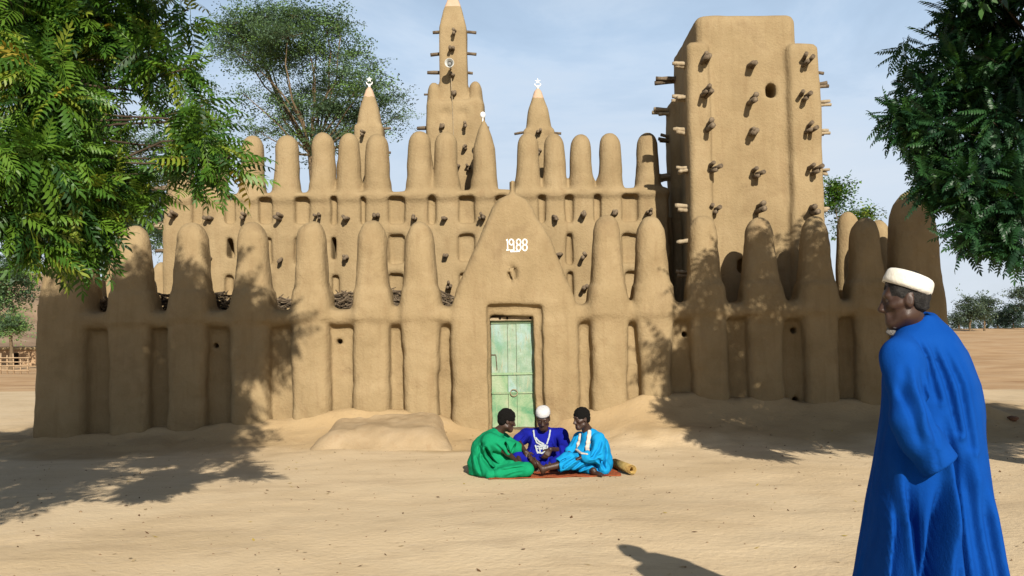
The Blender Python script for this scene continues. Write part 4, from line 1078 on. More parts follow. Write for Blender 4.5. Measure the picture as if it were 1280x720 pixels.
def drape(pts, r0, r1, off):
    q = []
    for (px, py) in pts:
        p = W(px, py, 11.15); y = tunB.front_y(p[0], p[2]); q.append(np.array([p[0], (y if y else 11.2) - off, p[2]]))
    for u_, v_ in zip(q[:-1], q[1:]):
        for o in (-1, 0, 1): sfv.cone(u_ + (o * r0, .004 * abs(o), 0), v_ + (o * r1, .004 * abs(o), 0), .010, .010, k=.012)
    return q
qa = drape([(737.5, 541.5), (737, 547), (735.5, 554), (734.5, 560), (733.5, 568)], .013, .016, .006)
qb = drape([(727, 546), (726.5, 552), (724.5, 558), (723.5, 566)], .010, .014, .006)
drape([(721, 563.5), (726, 565), (732, 565.5)], .006, .006, .006)
bk = P(736.5, 538.5, 11.40)
for o in (0, .015): sfv.cone(qa[0] + (0, 0, o), bk + (0, 0, o), .014, .016, k=.02); sfv.cone(bk + (0, 0, o), qb[0] + (0, .06, o * .5), .016, .012, k=.02); sfv.cone(qb[0] + (0, .06, 0), qb[0], .012, .010, k=.02)
sfv.noise(.004, .03, 71)
finish(sfv, 'scarf', SCARF, rr_)

# ---- mat the three sit on, and the rolled mat
MAT = mat('woven_mat', (0.40, 0.095, 0.035), .9, .1, var=[(0.50, 0.14, 0.05), (0.34, 0.05, 0.04)], scale=7, bump=.6, bscale=90, layers=[((0.10, .05, .04), 9.0, .6, .72, .7, (1, 5, 1))])
a, b, c, d = W(596, 596, 11.1), W(780, 593, 10.95), W(775, 566, 12.55), W(612, 566, 12.5)
nn_ = 30; Vm = []
cor = [np.array([-.30, 10.86]), np.array([1.20, 10.98]), np.array([1.22, 12.2]), np.array([-.25, 12.15])]
for i in range(nn_ + 1):
    for j in range(nn_ + 1):
        u, v_ = i / nn_, j / nn_; p = (cor[0] * (1 - u) + cor[1] * u) * (1 - v_) + (cor[3] * (1 - u) + cor[2] * u) * v_
        e = min(u, 1 - u, v_, 1 - v_)
        Vm.append((p[0] + .012 * math.sin(v_ * 19), p[1] + .014 * math.sin(u * 23), .006 + .010 * math.exp(-e * 30) * (0.5 + .5 * math.sin(u * 31 + v_ * 17)) + .002))
mi = np.arange(len(Vm)).reshape(nn_ + 1, nn_ + 1); mq = np.stack([mi[:-1, :-1], mi[1:, :-1], mi[1:, 1:], mi[:-1, 1:]], -1).reshape(-1, 4)
Vm = np.array(Vm); n0 = len(Vm); Vb = Vm - (0, 0, .006)
rim = [(mi[i, 0], mi[i + 1, 0]) for i in range(nn_)] + [(mi[-1, j], mi[-1, j + 1]) for j in range(nn_)] + [(mi[i + 1, -1], mi[i, -1]) for i in range(nn_ - 1, -1, -1)] + [(mi[0, j + 1], mi[0, j]) for j in range(nn_ - 1, -1, -1)]
rq = np.array([(p + n0, q + n0, q, p) for p, q in rim])
tag(mk('floor_mat', np.concatenate([Vm, Vb]), np.concatenate([mq, mq[:, ::-1] + n0, rq]), MAT), 'orange red woven mat spread under the three seated people', 'mat')
ROLLM = mat('straw_mat', (0.42, 0.27, 0.07), .85, .15, var=[(0.55, 0.38, 0.13), (0.35, .2, .06)], scale=12, bump=.6, bscale=70)
g = Geo(); A = np.array([1.20, 11.62, .062]); Bq = np.array([1.335, 11.02, .062]); dr = unit(Bq - A); uu = np.cross(dr, (0, 0, 1)); Vv = []; n = 60
for e_, p in ((0, A), (1, Bq)):
    for th in (0, 1):
        for k in range(n):
            t = k / (n - 1); r = .060 - .028 * t - .006 * th; an = 2 * math.pi * 2.2 * t
            Vv.append(p + r * (math.cos(an) * uu + math.sin(an) * np.array([0, 0, 1.0])))
Qq = []
for k in range(n - 1):
    a0, a1, b0, b1 = k, n + k, 2 * n + k, 3 * n + k
    Qq += [(a0, a0 + 1, b0 + 1, b0), (a1, b1, b1 + 1, a1 + 1), (a0, a1, a1 + 1, a0 + 1), (b0, b0 + 1, b1 + 1, b1)]
g.add(Vv, Qq); tag(g.build('rolled_mat', ROLLM, None, True), 'yellow straw mat rolled into a tube beside the light blue sitter', 'mat')

# ---- standing man in the long blue robe
sm = W(1160, 881, 3.95)
st = thing('person', (sm[0], sm[1], 0.0), 'standing person in a long bright blue robe and cream cap, seen from behind', 'person')
BLUE = mat('bright_blue_cloth', (0.003, 0.056, 0.295), .95, .04, var=[(0.006, 0.070, 0.335)], scale=3, detail=6, bump=.16, bscale=110, layers=[((.03, .11, .36), 2.2, .5, .72, .5, (1, 1, .35)), ((.002, .035, .20), 5.0, .54, .72, .5, (1, 1, .4))], k=.74)
bs = .90
hc = P(1130.5, 375.5, 3.90); nk = P(1147, 415, 3.96)
bv_ = Vol((sm[0] - .5, 3.4, -.02), (sm[0] + .5, 4.5, 1.98), .008)
hvol = Vol(hc - (.16, .17, .20), hc + (.20, .17, .16), .0045)
for vv in (bv_,):
    Lh, Bh = add_head(vv, hc, (-.965, .25, -.06), bs, neck=nk, gaunt=1)
lftdir = np.array([-.70, -.70, 0]); fwd = np.array([-.70, .70, 0])
ctr = P(1152, 450, 3.97); pel = np.array([P(1162, 600, 3.97)[0], 3.97, .95]); chest = np.array([ctr[0], 3.97, 1.38])
bv_.cone(pel, chest, .13, .14, k=.05); bv_.cone(chest, nk, .12, .05, k=.05)
shL, shR = ctr + lftdir * .13 + (0, 0, -.02), ctr - lftdir * .15 + (0, 0, -.01)
elL, wrL = P(1140, 535, 3.70), P(1158, 562, 3.715)
elR, wrR = P(1205, 545, 4.12), P(1185, 580, 3.95)
for a, b, c in ((shL, elL, wrL), (shR, elR, wrR)):
    bv_.cone(chest + (0, 0, .05), a, .07, .05, k=.04); bv_.cone(a, b, .045, .036, k=.02); bv_.cone(b, c, .036, .025, k=.02)
add_hand(bv_, wrL, (.45, .1, -.5), (.3, .8, 0), (.5, 0, .5), .8, .7); add_hand(bv_, wrR, (-.6, -.2, -.3), (.3, -.8, 0), (0, 0, 1), .9, .5)
for sg in (-1, 1):
    hip = pel + lftdir * .09 * sg; kn = np.array([hip[0], hip[1], .50]) + fwd * .02; an = np.array([hip[0], hip[1], .095])
    bv_.cone(hip, kn, .085, .055, k=.03); bv_.cone(kn, an, .052, .036, k=.02); add_foot(bv_, an, fwd + lftdir * .25 * sg, (0, 0, 1), 1.0)
finish(bv_, 'body', SKIN, st); eyes(Lh, bs, st)
hair_vol(Lh, Bh, bs, hc, mat('greying_hair', (.02, .018, .017), .9, .15, var=[(.06, .056, .052)], scale=40, bump=.8, bscale=180), st, .004)
CREAM = mat('cream_felt', (0.76, 0.71, 0.60), .9, .1, var=[(0.82, 0.79, 0.71)], scale=10, bump=.25, bscale=90, k=.78, layers=[((.62, .53, .38), 5.0, .55, .75, .4, None)])
cap_mesh(Lh, Bh, bs, st, CREAM, (0, -.013, .052), R(24), .085, .108, .073)
bd = Vol(hc - .2, hc + .2, .006)
bd.cone(Lh(0, .066, -.106), Lh(0, .074, -.142), .023 * bs, .014 * bs, k=.02); bd.cone(Lh(-.022, .052, -.108), Lh(.022, .052, -.108), .015 * bs, k=.02); bd.noise(.006, .018, 55); finish(bd, 'beard', BEARD, st)

rv = Vol((sm[0] - .62, 3.30, .02), (sm[0] + .62, 4.65, 1.72), .0085)
yz = [408, 425, 440, 480, 520, 560, 600, 640, 680, 720, 800, 870]
xl = [1136, 1115, 1106, 1105, 1103, 1097, 1091, 1085, 1079, 1072, 1054, 1040]
xr = [1166, 1186, 1200, 1219, 1226, 1229, 1233, 1238, 1246, 1255, 1278, 1296]
zk = np.array([P(1160, p, 3.97)[2] for p in yz])[::-1]; cxk = np.array([(P(a, p, 3.97)[0] + P(b, p, 3.97)[0]) / 2 for a, b, p in zip(xl, xr, yz)])[::-1]
wk = np.array([(P(b, p, 3.97)[0] - P(a, p, 3.97)[0]) / 2 for a, b, p in zip(xl, xr, yz)])[::-1]
dk = np.interp(zk, [0, .6, 1.1, 1.45, 1.55, 1.63], [.36, .30, .22, .17, .13, .07])
fr = np.random.default_rng(3); FN = [(fr.integers(5, 8) if i < 2 else fr.integers(9, 17), fr.uniform(0, 6.28), fr.uniform(.5, 1)) for i in range(5)]
def robe(X, Y, Z):
    zz = Z.ravel(); f = lambda a: np.interp(zz, zk, a).reshape(Z.shape)
    w, dd, cx = f(wk) * .945, f(dk), f(cxk)
    cyy = np.interp(zz, [0, .9, 1.4, 1.6], [3.99, 3.97, 3.96, 3.96]).reshape(Z.shape)
    x, y = (X - cx), (Y - cyy)
    th = np.arctan2(y / dd, x / w)
    n = ((np.abs(x) / w) ** 2.2 + (np.abs(y) / dd) ** 2.2 + 1e-9) ** (1 / 2.2)
    amp = np.interp(zz, [0, .5, .9, 1.2, 1.45, 1.6], [.050, .040, .026, .012, .004, 0]).reshape(Z.shape)
    fo = 0
    for k_, ph, a_ in FN:
        q = np.abs(np.sin(th * k_ / 2 + ph + .5 * np.sin(Z * 3 + ph) / k_ + .25 * (Z - .6))); fo = fo + a_ * (q ** .7 - .62) * (6.0 / k_)
    d = (n - 1) * np.minimum(w, dd) - amp * fo * .55 + amp * .1
    return np.maximum(np.maximum(d, Z - 1.66), .06 - Z)
rv.add(robe, (sm[0] - .6, 3.3, .05), (sm[0] + .6, 4.65, 1.66), .02)
rv.cone(shL, P(1150, 425, 3.96), .065, .085, k=.05); rv.cone(shR, P(1156, 425, 3.98), .065, .085, k=.05)
rv.cone(P(1150, 425, 3.96), P(1149, 414, 3.965), .085, .066, k=.05)
rv.cone(P(1162, 442, 3.95), P(1178, 500, 3.95), .115, .13, k=.08)
rv.cone(P(1144, 424, 3.93), P(1127, 448, 3.82), .070, .070, k=.06); rv.cone(P(1127, 448, 3.82), P(1129, 478, 3.78), .070, .070, k=.06)
# wide left sleeve hanging behind the hip, hollow at its mouth
s0, s1, s2 = P(1128, 454, 3.82), P(1138, 525, 3.70), P(1180, 588, 3.72)
sv_ = rv.like(); sv_.cone(s0, s1, .066, .070, k=.035); sv_.cone(s1, s2, .070, .080, k=.03)
sv_.cone(P(1128, 470, 3.76), P(1150, 548, 3.70), .05, .078, k=.03)
half(sv_, P(1178, 584, 3.72), (.42, -.06, -.62), .006, sv_.lo, sv_.lo + 2)
sv_.cone(P(1170, 574, 3.745), P(1200, 612, 3.755), .044, .056, k=.006, cut=True)
def RF(vol, pts, A, w, side=1, ymax=4.0, ridge=.6, taper=1): vol.fold([(W(px, py, 3.75)[0], W(px, py, 3.75)[2]) for px, py in pts], A, w, ymax, ridge, side, taper)
for pts, A, w, sd_ in (([(1120, 560), (1112, 640), (1096, 760), (1085, 860)], .055, .022, 1), ([(1140, 600), (1146, 660), (1150, 760), (1156, 860)], .035, .016, -1), ([(1178, 600), (1168, 660), (1158, 740), (1150, 860)], .060, .020, 1),
                       ([(1182, 520), (1197, 580), (1199, 660), (1204, 760), (1214, 860)], .050, .018, -1), ([(1200, 540), (1212, 620), (1222, 720), (1238, 860)], .022, .022, 1), ([(1172, 428), (1186, 470), (1200, 540)], .014, .012, 1), ([(1186, 432), (1204, 480), (1216, 560)], .012, .014, 1),
                       ([(1152, 420), (1166, 450), (1176, 500)], .010, .010, 1), ([(1104, 520), (1100, 600), (1088, 700)], .03, .016, 1), ([(1128, 590), (1126, 660), (1116, 760)], .03, .018, -1), ([(1226, 600), (1236, 680), (1250, 760)], .025, .02, 1)):
    RF(rv, pts, A * 1.5, w, sd_)
for pts, A, w, sd_ in (([(1148, 458), (1152, 490), (1164, 535)], .022, .012, 1), ([(1128, 448), (1124, 480), (1130, 530)], .020, .014, 1), ([(1140, 470), (1146, 520), (1158, 556)], .018, .014, -1), ([(1118, 470), (1122, 510), (1136, 556)], .016, .012, 1), ([(1146, 545), (1156, 565), (1160, 585)], .010, .010, -1)):
    RF(sv_, pts, A, w, sd_, taper=2)
rv.merge(sv_, .022)
# collar opening
rv.cone(P(1143, 404, 3.94), P(1141, 411, 3.94), .06, .05, k=.012, cut=True)
rv.noise(.008, .12, 61, (1, 1, 2.2)); rv.noise(.0028, .05, 62, (1, 1, 2.2))
cover(rv, [(pel, chest, .13, .14), (shL, elL, .045, .036), (elL, elL * .3 + wrL * .7, .036, .03), (shR, elR, .045, .036), (elR, wrR, .036, .03), (wrR, wrR + (-.08, -.02, -.05), .05, .05)], .012)
robe_o = finish(rv, 'robe', BLUE, st)

# ------------------------------------------------------------------ trees
def leaf_mats(name, cols, tr, rough=.45):
    return [mat(f'{name}_{i}', c, rough, .35, var=[tuple(x * 1.25 for x in c)], scale=2.0, detail=2, translucent=tuple(min(1, x * t) for x, t in zip(c, tr))) for i, c in enumerate(cols)]

def frond_template(pairs, L, ll, lw, droop=.25, sickle=.15, fwd=.55, seed=0, term=True):
    rr = random.Random(seed); V = []; T = []
    def leaflet(p, d, nrm, l, w):
        d = unit(d); sd_ = unit(np.cross(nrm, d)); dn = np.array([0, 0, -1.0]); b = len(V)
        c1 = p + d * l * .30; c2 = p + d * l * .70 + dn * l * .10 + sd_ * l * sickle * .5; tip = p + d * l + dn * l * .26 + sd_ * l * sickle * .2
        V.extend([p, c1 + sd_ * w * .5, c1 - sd_ * w * .5, c2 + sd_ * w * .42, c2 - sd_ * w * .42, tip])
        T.extend([(b, b + 2, b + 1), (b + 1, b + 2, b + 4), (b + 1, b + 4, b + 3), (b + 3, b + 4, b + 5)])
    pos = lambda t: np.array([L * t, .02 * L * math.sin(t * 3), -droop * L * t * t])
    for i in range(pairs):
        t = .22 + .76 * i / (pairs - 1); p = pos(t); tang = unit(pos(t + .02) - pos(t - .02))
        sc = (.72 + .5 * math.sin(math.pi * min(1, .25 + .75 * i / (pairs - 1)))) * .85
        for sg in (1, -1):
            d = tang * fwd + np.array([0, sg, 0]) * (1 - .3 * t) + np.array([0, 0, rr.uniform(-.35, -.05)])
            leaflet(p, d, np.array([0, rr.uniform(-.3, .3), 1.0]), ll * sc * rr.uniform(.85, 1.1), lw * sc)
    if term: leaflet(pos(1.0), unit(pos(1.0) - pos(.95)), np.array([0, 0, 1.0]), ll * .8, lw * .8)
    b = len(V)
    w = .0022
    for t in (0, .5, 1.0):
        p = pos(t); V.extend([p + (0, w, 0), p - (0, w, 0)])
    T.extend([(b, b + 1, b + 3), (b, b + 3, b + 2), (b + 2, b + 3, b + 5), (b + 2, b + 5, b + 4)])
    return np.array(V), np.array(T)

def spray_template(n, L, ll, lw, seed):
    """fine feathery spray of an acacia twig"""
    rr = np.random.default_rng(seed); V = []; T = []
    for i in range(n):
        t = rr.uniform(0, 1); p = np.array([L * t, rr.normal(0, .13) * L * (.5 + t), rr.normal(0, .05) * L - .06 * L * t * t])
        d = unit(np.array([rr.uniform(-.2, 1), rr.normal(0, .9), rr.normal(0, .25)])); s_ = unit(np.cross(d, np.array([rr.normal(0, .3), rr.normal(0, .3), 1])))
        l, w = ll * rr.uniform(.6, 1.2), lw * rr.uniform(.7, 1.2); b = len(V)
        V += [p, p + d * l * .5 + s_ * w, p + d * l, p + d * l * .5 - s_ * w]; T += [(b, b + 1, b + 2), (b, b + 2, b + 3)]
    return np.array(V), np.array(T)

def bases(D, rng, up=0.8):
    D = D / (np.linalg.norm(D, axis=1)[:, None] + 1e-9)
    U = np.array([0, 0, 1.0]) * up + rng.normal(0, .35, D.shape)
    Yv = np.cross(U, D); Yv /= np.linalg.norm(Yv, axis=1)[:, None] + 1e-9
    return D, Yv, np.cross(D, Yv)

def scatter(tmpls, O, D, S, rng, nm, weights):
    X, Yv, Z = bases(D, rng)
    Vs, Ts, Ms = [], [], []; off = 0
    which = rng.integers(0, len(tmpls), len(O)); mi_ = rng.choice(nm, len(O), p=weights)
    for k, (tv_, tt) in enumerate(tmpls):
        s = which == k
        if not s.any(): continue
        v = O[s][:, None, :] + S[s][:, None, None] * (tv_[None, :, 0, None] * X[s][:, None] + tv_[None, :, 1, None] * Yv[s][:, None] + tv_[None, :, 2, None] * Z[s][:, None])
        n = v.shape[0]; Vs.append(v.reshape(-1, 3)); Ts.append((tt[None] + (off + np.arange(n) * len(tv_))[:, None, None]).reshape(-1, 3)); off += n * len(tv_)
        Ms.append(np.repeat(mi_[s], len(tt)))
    return np.concatenate(Vs), np.concatenate(Ts), np.concatenate(Ms)

def twigs_in(blobs, rng, per):
    """blobs: (centre, radii, number of twigs); returns twig tips with their blob centre"""
    P_, C_ = [], []
    for c, r, n in blobs:
        u = rng.normal(0, 1, (n, 3)); u /= np.linalg.norm(u, axis=1)[:, None]; rad = rng.uniform(.25, 1, n) ** .5
        P_.append(np.asarray(c) + u * rad[:, None] * np.asarray(r)); C_.append(np.repeat(np.asarray(c)[None], n, 0))
    return np.concatenate(P_), np.concatenate(C_)

def fronds_on(tips, cents, rng, per, grav=.35, spread=1.0, back=.25):
    n = len(tips); out = tips - cents; out /= np.linalg.norm(out, axis=1)[:, None] + 1e-9
    ax = out * .8 + rng.normal(0, .4, (n, 3)) + (0, 0, .15); ax /= np.linalg.norm(ax, axis=1)[:, None]
    O = np.repeat(tips, per, 0) - np.repeat(ax, per, 0) * rng.uniform(0, back, (n * per, 1))
    rnd = rng.normal(0, 1, (n * per, 3)); A = np.repeat(ax, per, 0); perp = rnd - (rnd * A).sum(1)[:, None] * A; perp /= np.linalg.norm(perp, axis=1)[:, None] + 1e-9
    D = A * rng.uniform(.1, .9, (n * per, 1)) + perp * spread; D[:, 2] -= grav * rng.uniform(.4, 1.4, n * per)
    return O, D

def limb(g, a, b, r0, r1, rr, n=7, sag=.08, sides=7):
    a, b = np.asarray(a, float), np.asarray(b, float); L = np.linalg.norm(b - a)
    off = np.array([rr.gauss(0, 1), rr.gauss(0, 1), rr.gauss(0, .6)]) * L * sag
    pts = [a + (b - a) * t + off * math.sin(math.pi * t) + np.array([rr.gauss(0, 1) for _ in range(3)]) * L * .010 * (0 < t < 1) for t in np.linspace(0, 1, n)]
    g.tube(pts, [r0 + (r1 - r0) * t ** .8 for t in np.linspace(0, 1, n)], sides); return pts

def project(p):
    q = (np.asarray(p, float) - (0, 0, CAM_H)) @ _M
    return 640 + F_PX * q[..., 0] / np.maximum(-q[..., 2], .01), 360 - F_PX * q[..., 1] / np.maximum(-q[..., 2], .01), -q[..., 2]

def near_tree(name, label, base, fork, blobs, far_c, far_r, far_n, keep, mats, weights, tm, tm_far, seed, per=6, size=1.0, far_size=1.7, extra=()):
    rng = np.random.default_rng(seed); rr = random.Random(seed)
    t = thing(name, (base[0], base[1], 0), label, 'tree')
    tips, cents = twigs_in(blobs, rng, per)
    O, D = fronds_on(tips, cents, rng, per); S = size * rng.uniform(.75, 1.2, len(O))
    V1, T1, M1 = scatter(tm, O, D, S, rng, len(mats), weights)
    # the rest of the crown, outside the picture
    cand = rng.uniform(-1, 1, (far_n * 3, 3)); cand = cand[(cand ** 2).sum(1) < 1]; cand = np.asarray(far_c) + cand * np.asarray(far_r)
    for (c, r, n) in extra:
        u = rng.normal(0, 1, (n, 3)); u /= np.linalg.norm(u, axis=1)[:, None]; cand = np.concatenate([cand, np.asarray(c) + u * rng.uniform(.2, 1, (n, 1)) ** .5 * np.asarray(r)])
    px, py, dp = project(cand); cand = cand[keep(px, py, dp, cand)]
    O, D = fronds_on(cand, np.repeat(np.asarray(far_c)[None], len(cand), 0), rng, per); S = far_size * rng.uniform(.8, 1.2, len(O))
    V2, T2, M2 = scatter(tm_far, O, D, S, rng, len(mats), weights)
    mk('crown', np.concatenate([V1, V2]), np.concatenate([T1, T2 + len(V1)]), mats, t, smooth=False, mat_idx=np.concatenate([M1, M2]))
    g = Geo(); limb(g, (base[0], base[1], -.2), fork, .26, .17, rr, 9, .03, 10); g.build('trunk', BARK, t, True)
    g = Geo(); fork = np.asarray(fork, float)
    for (c, r, n) in blobs:
        c = np.asarray(c); pts = limb(g, fork, c, .022, .006, rr, 9, .10, 6)
    for i in range(0, len(tips), 2): limb(g, cents[i], tips[i], .008, .003, rr, 4, .10, 4)
    for i in range(0, len(cand), 9): limb(g, fork, cand[i], .045, .008, rr, 6, .08, 5)
    g.build('limbs', BARK, t, True)
    return t

# left tree: pixel blobs on the foliage the picture shows
NE = leaf_mats('neem_leaf', [(0.060, 0.150, 0.016), (0.115, 0.225, 0.022), (0.026, 0.078, 0.015), (0.24, 0.31, 0.035), (0.46, 0.36, 0.05)], (1.8, 1.6, 1.1))
lt = [(20, 35, 6.3, 75, 34), (95, 25, 6.7, 75, 34), (155, 40, 6.7, 60, 26), (60, 120, 6.0, 80, 40), (125, 110, 6.9, 55, 24), (15, 200, 5.7, 65, 30), (75, 215, 6.1, 72, 36), (25, 270, 5.8, 36, 16), (95, 275, 6.3, 48, 24),
      (145, 240, 6.5, 46, 22), (185, 232, 6.5, 22, 9), (208, 70, 6.6, 36, 16), (240, 85, 6.5, 15, 6), (238, 12, 6.8, 16, 5), (190, 12, 6.8, 40, 16), (160, 165, 6.9, 38, 12), (232, 150, 6.6, 20, 6), (238, 195, 6.5, 26, 10), (216, 215, 6.5, 16, 6),
      (268, 185, 6.4, 20, 9), (290, 208, 6.3, 14, 6), (252, 160, 6.5, 18, 8), (245, 215, 6.4, 16, 7), (120, 305, 6.4, 24, 10), (55, 300, 6.0, 22, 8), (205, 115, 6.7, 22, 5), (262, 140, 6.5, 14, 4)]
lt = [(px - (4 if px >= 225 else 22 if px >= 100 else 0), py - (10 if px >= 225 and py > 120 else 6 if py > 230 else 0), Y, r, n) for (px, py, Y, r, n) in lt] + [(30, -28, 6.6, 45, 18), (105, -30, 6.8, 45, 18), (175, -28, 6.9, 36, 14)]
blobs = [(W(px, py, Y), np.array([1, 1.1, 1]) * (max(6, r * .82 - (4 if px < 100 else 16 if px < 225 else 6)) / F_PX * Y), n if px < 130 else max(3, int(n * .66))) for (px, py, Y, r, n) in lt]
tmL = [frond_template(7, .26, .075, .021, .30, .20, .6, s) for s in range(4)]
tmF = [frond_template(5, .26, .085, .030, .30, .15, .6, s) for s in range(3)]
near_tree('neem_tree', 'leafy green tree overhanging the left of the mosque with drooping feathered leaves', (-5.3, 6.2), (-4.7, 6.7, 3.2), blobs, (-4.7, 5.0, 4.5), (3.1, 3.1, 2.2), 330,
          lambda px, py, dp, c: (dp > 2.6) & ((dp > 4.8) | (py < -380) | (px < -320)) & (c[:, 1] > 2.0) & ((px < -130) | (py < -140)) & (c[:, 0] < np.where(c[:, 1] < 5.2, -3.0, -1.5)), NE, [.38, .32, .20, .09, .01], tmL, tmF, 5, 6, 1.0, 1.7,
          extra=[((-4.0, 7.0, 6.0), (2.3, 1.4, 1.1), 360), ((-3.9, 6.6, 4.9), (1.7, 1.0, .7), 240)])
# right tree
ND = leaf_mats('dark_leaf', [(0.026, 0.085, 0.028), (0.036, 0.110, 0.030), (0.020, 0.064, 0.028), (0.060, 0.15, 0.03)], (1.6, 1.6, 1.2))
rt = [(1235, 15, 9.0, 52, 30), (1195, 15, 9.0, 16, 6), (1265, 90, 8.7, 52, 30), (1205, 95, 8.9, 40, 22), (1148, 92, 9.0, 20, 5), (1132, 158, 8.9, 24, 9), (1175, 165, 8.8, 40, 20), (1250, 175, 8.4, 56, 34), (1172, 225, 8.7, 28, 13), (1222, 235, 8.4, 46, 26),
      (1268, 255, 8.2, 40, 24), (1212, 285, 8.3, 18, 8), (1258, 303, 8.2, 20, 8), (1140, 62, 9.1, 8, 2), (1187, 45, 9.0, 18, 6), (1118, 145, 8.9, 10, 4), (1160, 120, 8.9, 20, 8)]
blobs = [(W(px, py, Y), np.array([1, 1.2, 1]) * (r / F_PX * Y), int(n * 1.5)) for (px, py, Y, r, n) in rt]
tmR = [frond_template(9, .22, .050, .019, .22, .10, .5, s) for s in range(4)]
tmRF = [frond_template(5, .26, .08, .032, .25, .10, .5, s) for s in range(3)]
near_tree('shade_tree', 'dark feathery tree reaching in from the right behind the standing person', (7.2, 8.8), (6.7, 8.9, 2.9), blobs, (6.7, 9.0, 4.55), (3.3, 2.7, 2.05), 760,
          lambda px, py, dp, c: ((px > 1300) | (py < -60)) & (c[:, 0] > 3.3), ND, [.36, .30, .24, .10], tmR, tmRF, 9, 6, 1.15, 1.8)

# acacia behind the mosque and the background trees
AC = leaf_mats('acacia_leaf', [(0.135, 0.225, 0.100), (0.105, 0.175, 0.095), (0.180, 0.310, 0.085), (0.085, 0.135, 0.080)], (1.5, 1.5, 1.2), .6)
SPR = [spray_template(42, 1.0, .095, .026, s) for s in range(5)]
SPRC = [spray_template(26, 1.0, .16, .05, s + 9) for s in range(4)]
def far_tree(name, label, base, fork, blobs, seed, mats, weights, tm, size, r0, group=None, barkm=None, per=4, grav=.12):
    rng = np.random.default_rng(seed); rr = random.Random(seed)
    t = thing(name, (base[0], base[1], base[2]), label, 'tree', group)
    tips, cents = twigs_in(blobs, rng, per); O, D = fronds_on(tips, cents, rng, per, grav, 1.0, .35 * size)
    D[:, 2] *= .40; S = size * rng.uniform(.6, 1.25, len(O))
    V1, T1, M1 = scatter(tm, O, D, S, rng, len(mats), weights)
    mk('crown', V1, T1, mats, t, smooth=False, mat_idx=M1)
    g = Geo(); tr = limb(g, np.asarray(base) - (0, 0, .3), fork, r0, r0 * .6, rr, 8, .04, 8); g.build('trunk', barkm or BARK_PALE, t, True)
    g = Geo()
    for k, (c, r, n) in enumerate(blobs): limb(g, fork, c, r0 * .22, r0 * .06, rr, 8, .09, 6)
    for i in range(0, len(tips), 2): limb(g, cents[i], tips[i], r0 * .07, r0 * .025, rr, 4, .12, 4)
    g.build('limbs', barkm or BARK_PALE, t, True)
    return t
def fb(lst, Y, flat=.7): return [(W(px, py, Y + dy), np.array([rx, rx * 1.1, ry]) / F_PX * Y, n) for (px, py, rx, ry, n, dy) in lst]
ac = [(290, 32, 26, 10, 22, 0), (330, 22, 34, 10, 34, .5), (375, 20, 34, 9, 30, -.5), (408, 36, 22, 9, 18, 0), (318, 48, 34, 10, 36, 1), (360, 45, 34, 12, 44, -1), (300, 66, 24, 8, 16, 0), (345, 70, 34, 10, 34, 1), (395, 62, 24, 10, 20, 0), (285, 52, 18, 7, 9, 0), (432, 66, 22, 8, 14, 1), (330, 85, 24, 7, 14, 0), (420, 24, 14, 6, 6, 0),
      (425, 98, 26, 11, 24, 0), (395, 112, 26, 10, 22, 1), (455, 112, 24, 11, 24, -1), (410, 135, 30, 11, 28, 0), (372, 128, 22, 10, 18, 0), (440, 142, 26, 11, 22, 0), (352, 148, 22, 8, 13, 1), (325, 165, 16, 6, 8, 0), (478, 122, 18, 10, 13, 0), (494, 146, 16, 6, 7, 0), (375, 165, 26, 8, 16, 0), (425, 168, 28, 9, 16, 0), (462, 84, 13, 4, 5, 0), (305, 118, 16, 6, 5, 0), (400, 185, 22, 8, 10, 0), (455, 172, 20, 7, 8, 0), (340, 118, 14, 6, 5, 0)]
ab = W(392, 300, 30); far_tree('acacia_tree', 'tall spreading acacia rising behind the left half of the mosque', (ab[0], 30, 0), W(390, 195, 30), fb([(p, q, rx, ry, int(n * 1.05), d) for p, q, rx, ry, n, d in ac], 30), 21, AC, [.34, .28, .22, .16], SPR, .85, .22)
ac2 = [(175, 190, 45, 30, 50, 0), (185, 240, 35, 30, 50, 0), (165, 280, 45, 30, 55, 0), (205, 290, 22, 22, 22, 0), (120, 250, 50, 40, 50, 1), (255, 150, 30, 14, 14, 0), (235, 110, 25, 14, 10, 0)]
ab = W(150, 420, 33); far_tree('acacia_tree', 'grey green acacia half hidden behind the left end of the mosque', (ab[0], 33, 0), W(155, 300, 33), fb(ac2, 33), 22, AC, [.30, .34, .10, .26], SPR, 1.05, .20)
lb = [(1042, 235, 8, 14, 16, 0), (1043, 255, 8, 12, 14, 0), (1080, 266, 10, 5, 8, 0), (1062, 275, 20, 12, 18, 0)]
ab = W(1060, 420, 40); far_tree('bush_tree', 'bright green tree peeping out behind the right side of the tower', (ab[0], 40, 0), W(1060, 320, 40), fb(lb, 40), 23, NE[:4], [.4, .3, .2, .1], SPRC, .8, .12)
lf = [([(8, 335, 28, 18, 40, 0), (-20, 345, 30, 25, 40, 0), (12, 365, 24, 18, 34, 1), (-10, 390, 30, 25, 40, 0), (20, 345, 16, 10, 16, 0)], 70, 'dark green tree at the far left edge beside the hillside', (-8, 436)),
      ([(14, 402, 14, 10, 24, 0), (6, 412, 12, 8, 14, 0), (22, 408, 8, 8, 12, 0)], 62, 'small bright green tree below the hillside left of the mosque', (13, 438))]
for i, (bl, Y, lab, b) in enumerate(lf):
    ab = W(*b, Y); z = float(gz(ab[0], Y)); far_tree('field_tree', lab, (ab[0], Y, z), W(b[0], b[1] - 30 + 10 * i, Y), fb(bl, Y), 30 + i, AC, [.34, .28, .22, .16] if i == 0 else [.2, .1, .6, .1], SPRC, 1.3 if i == 0 else .9, .16)
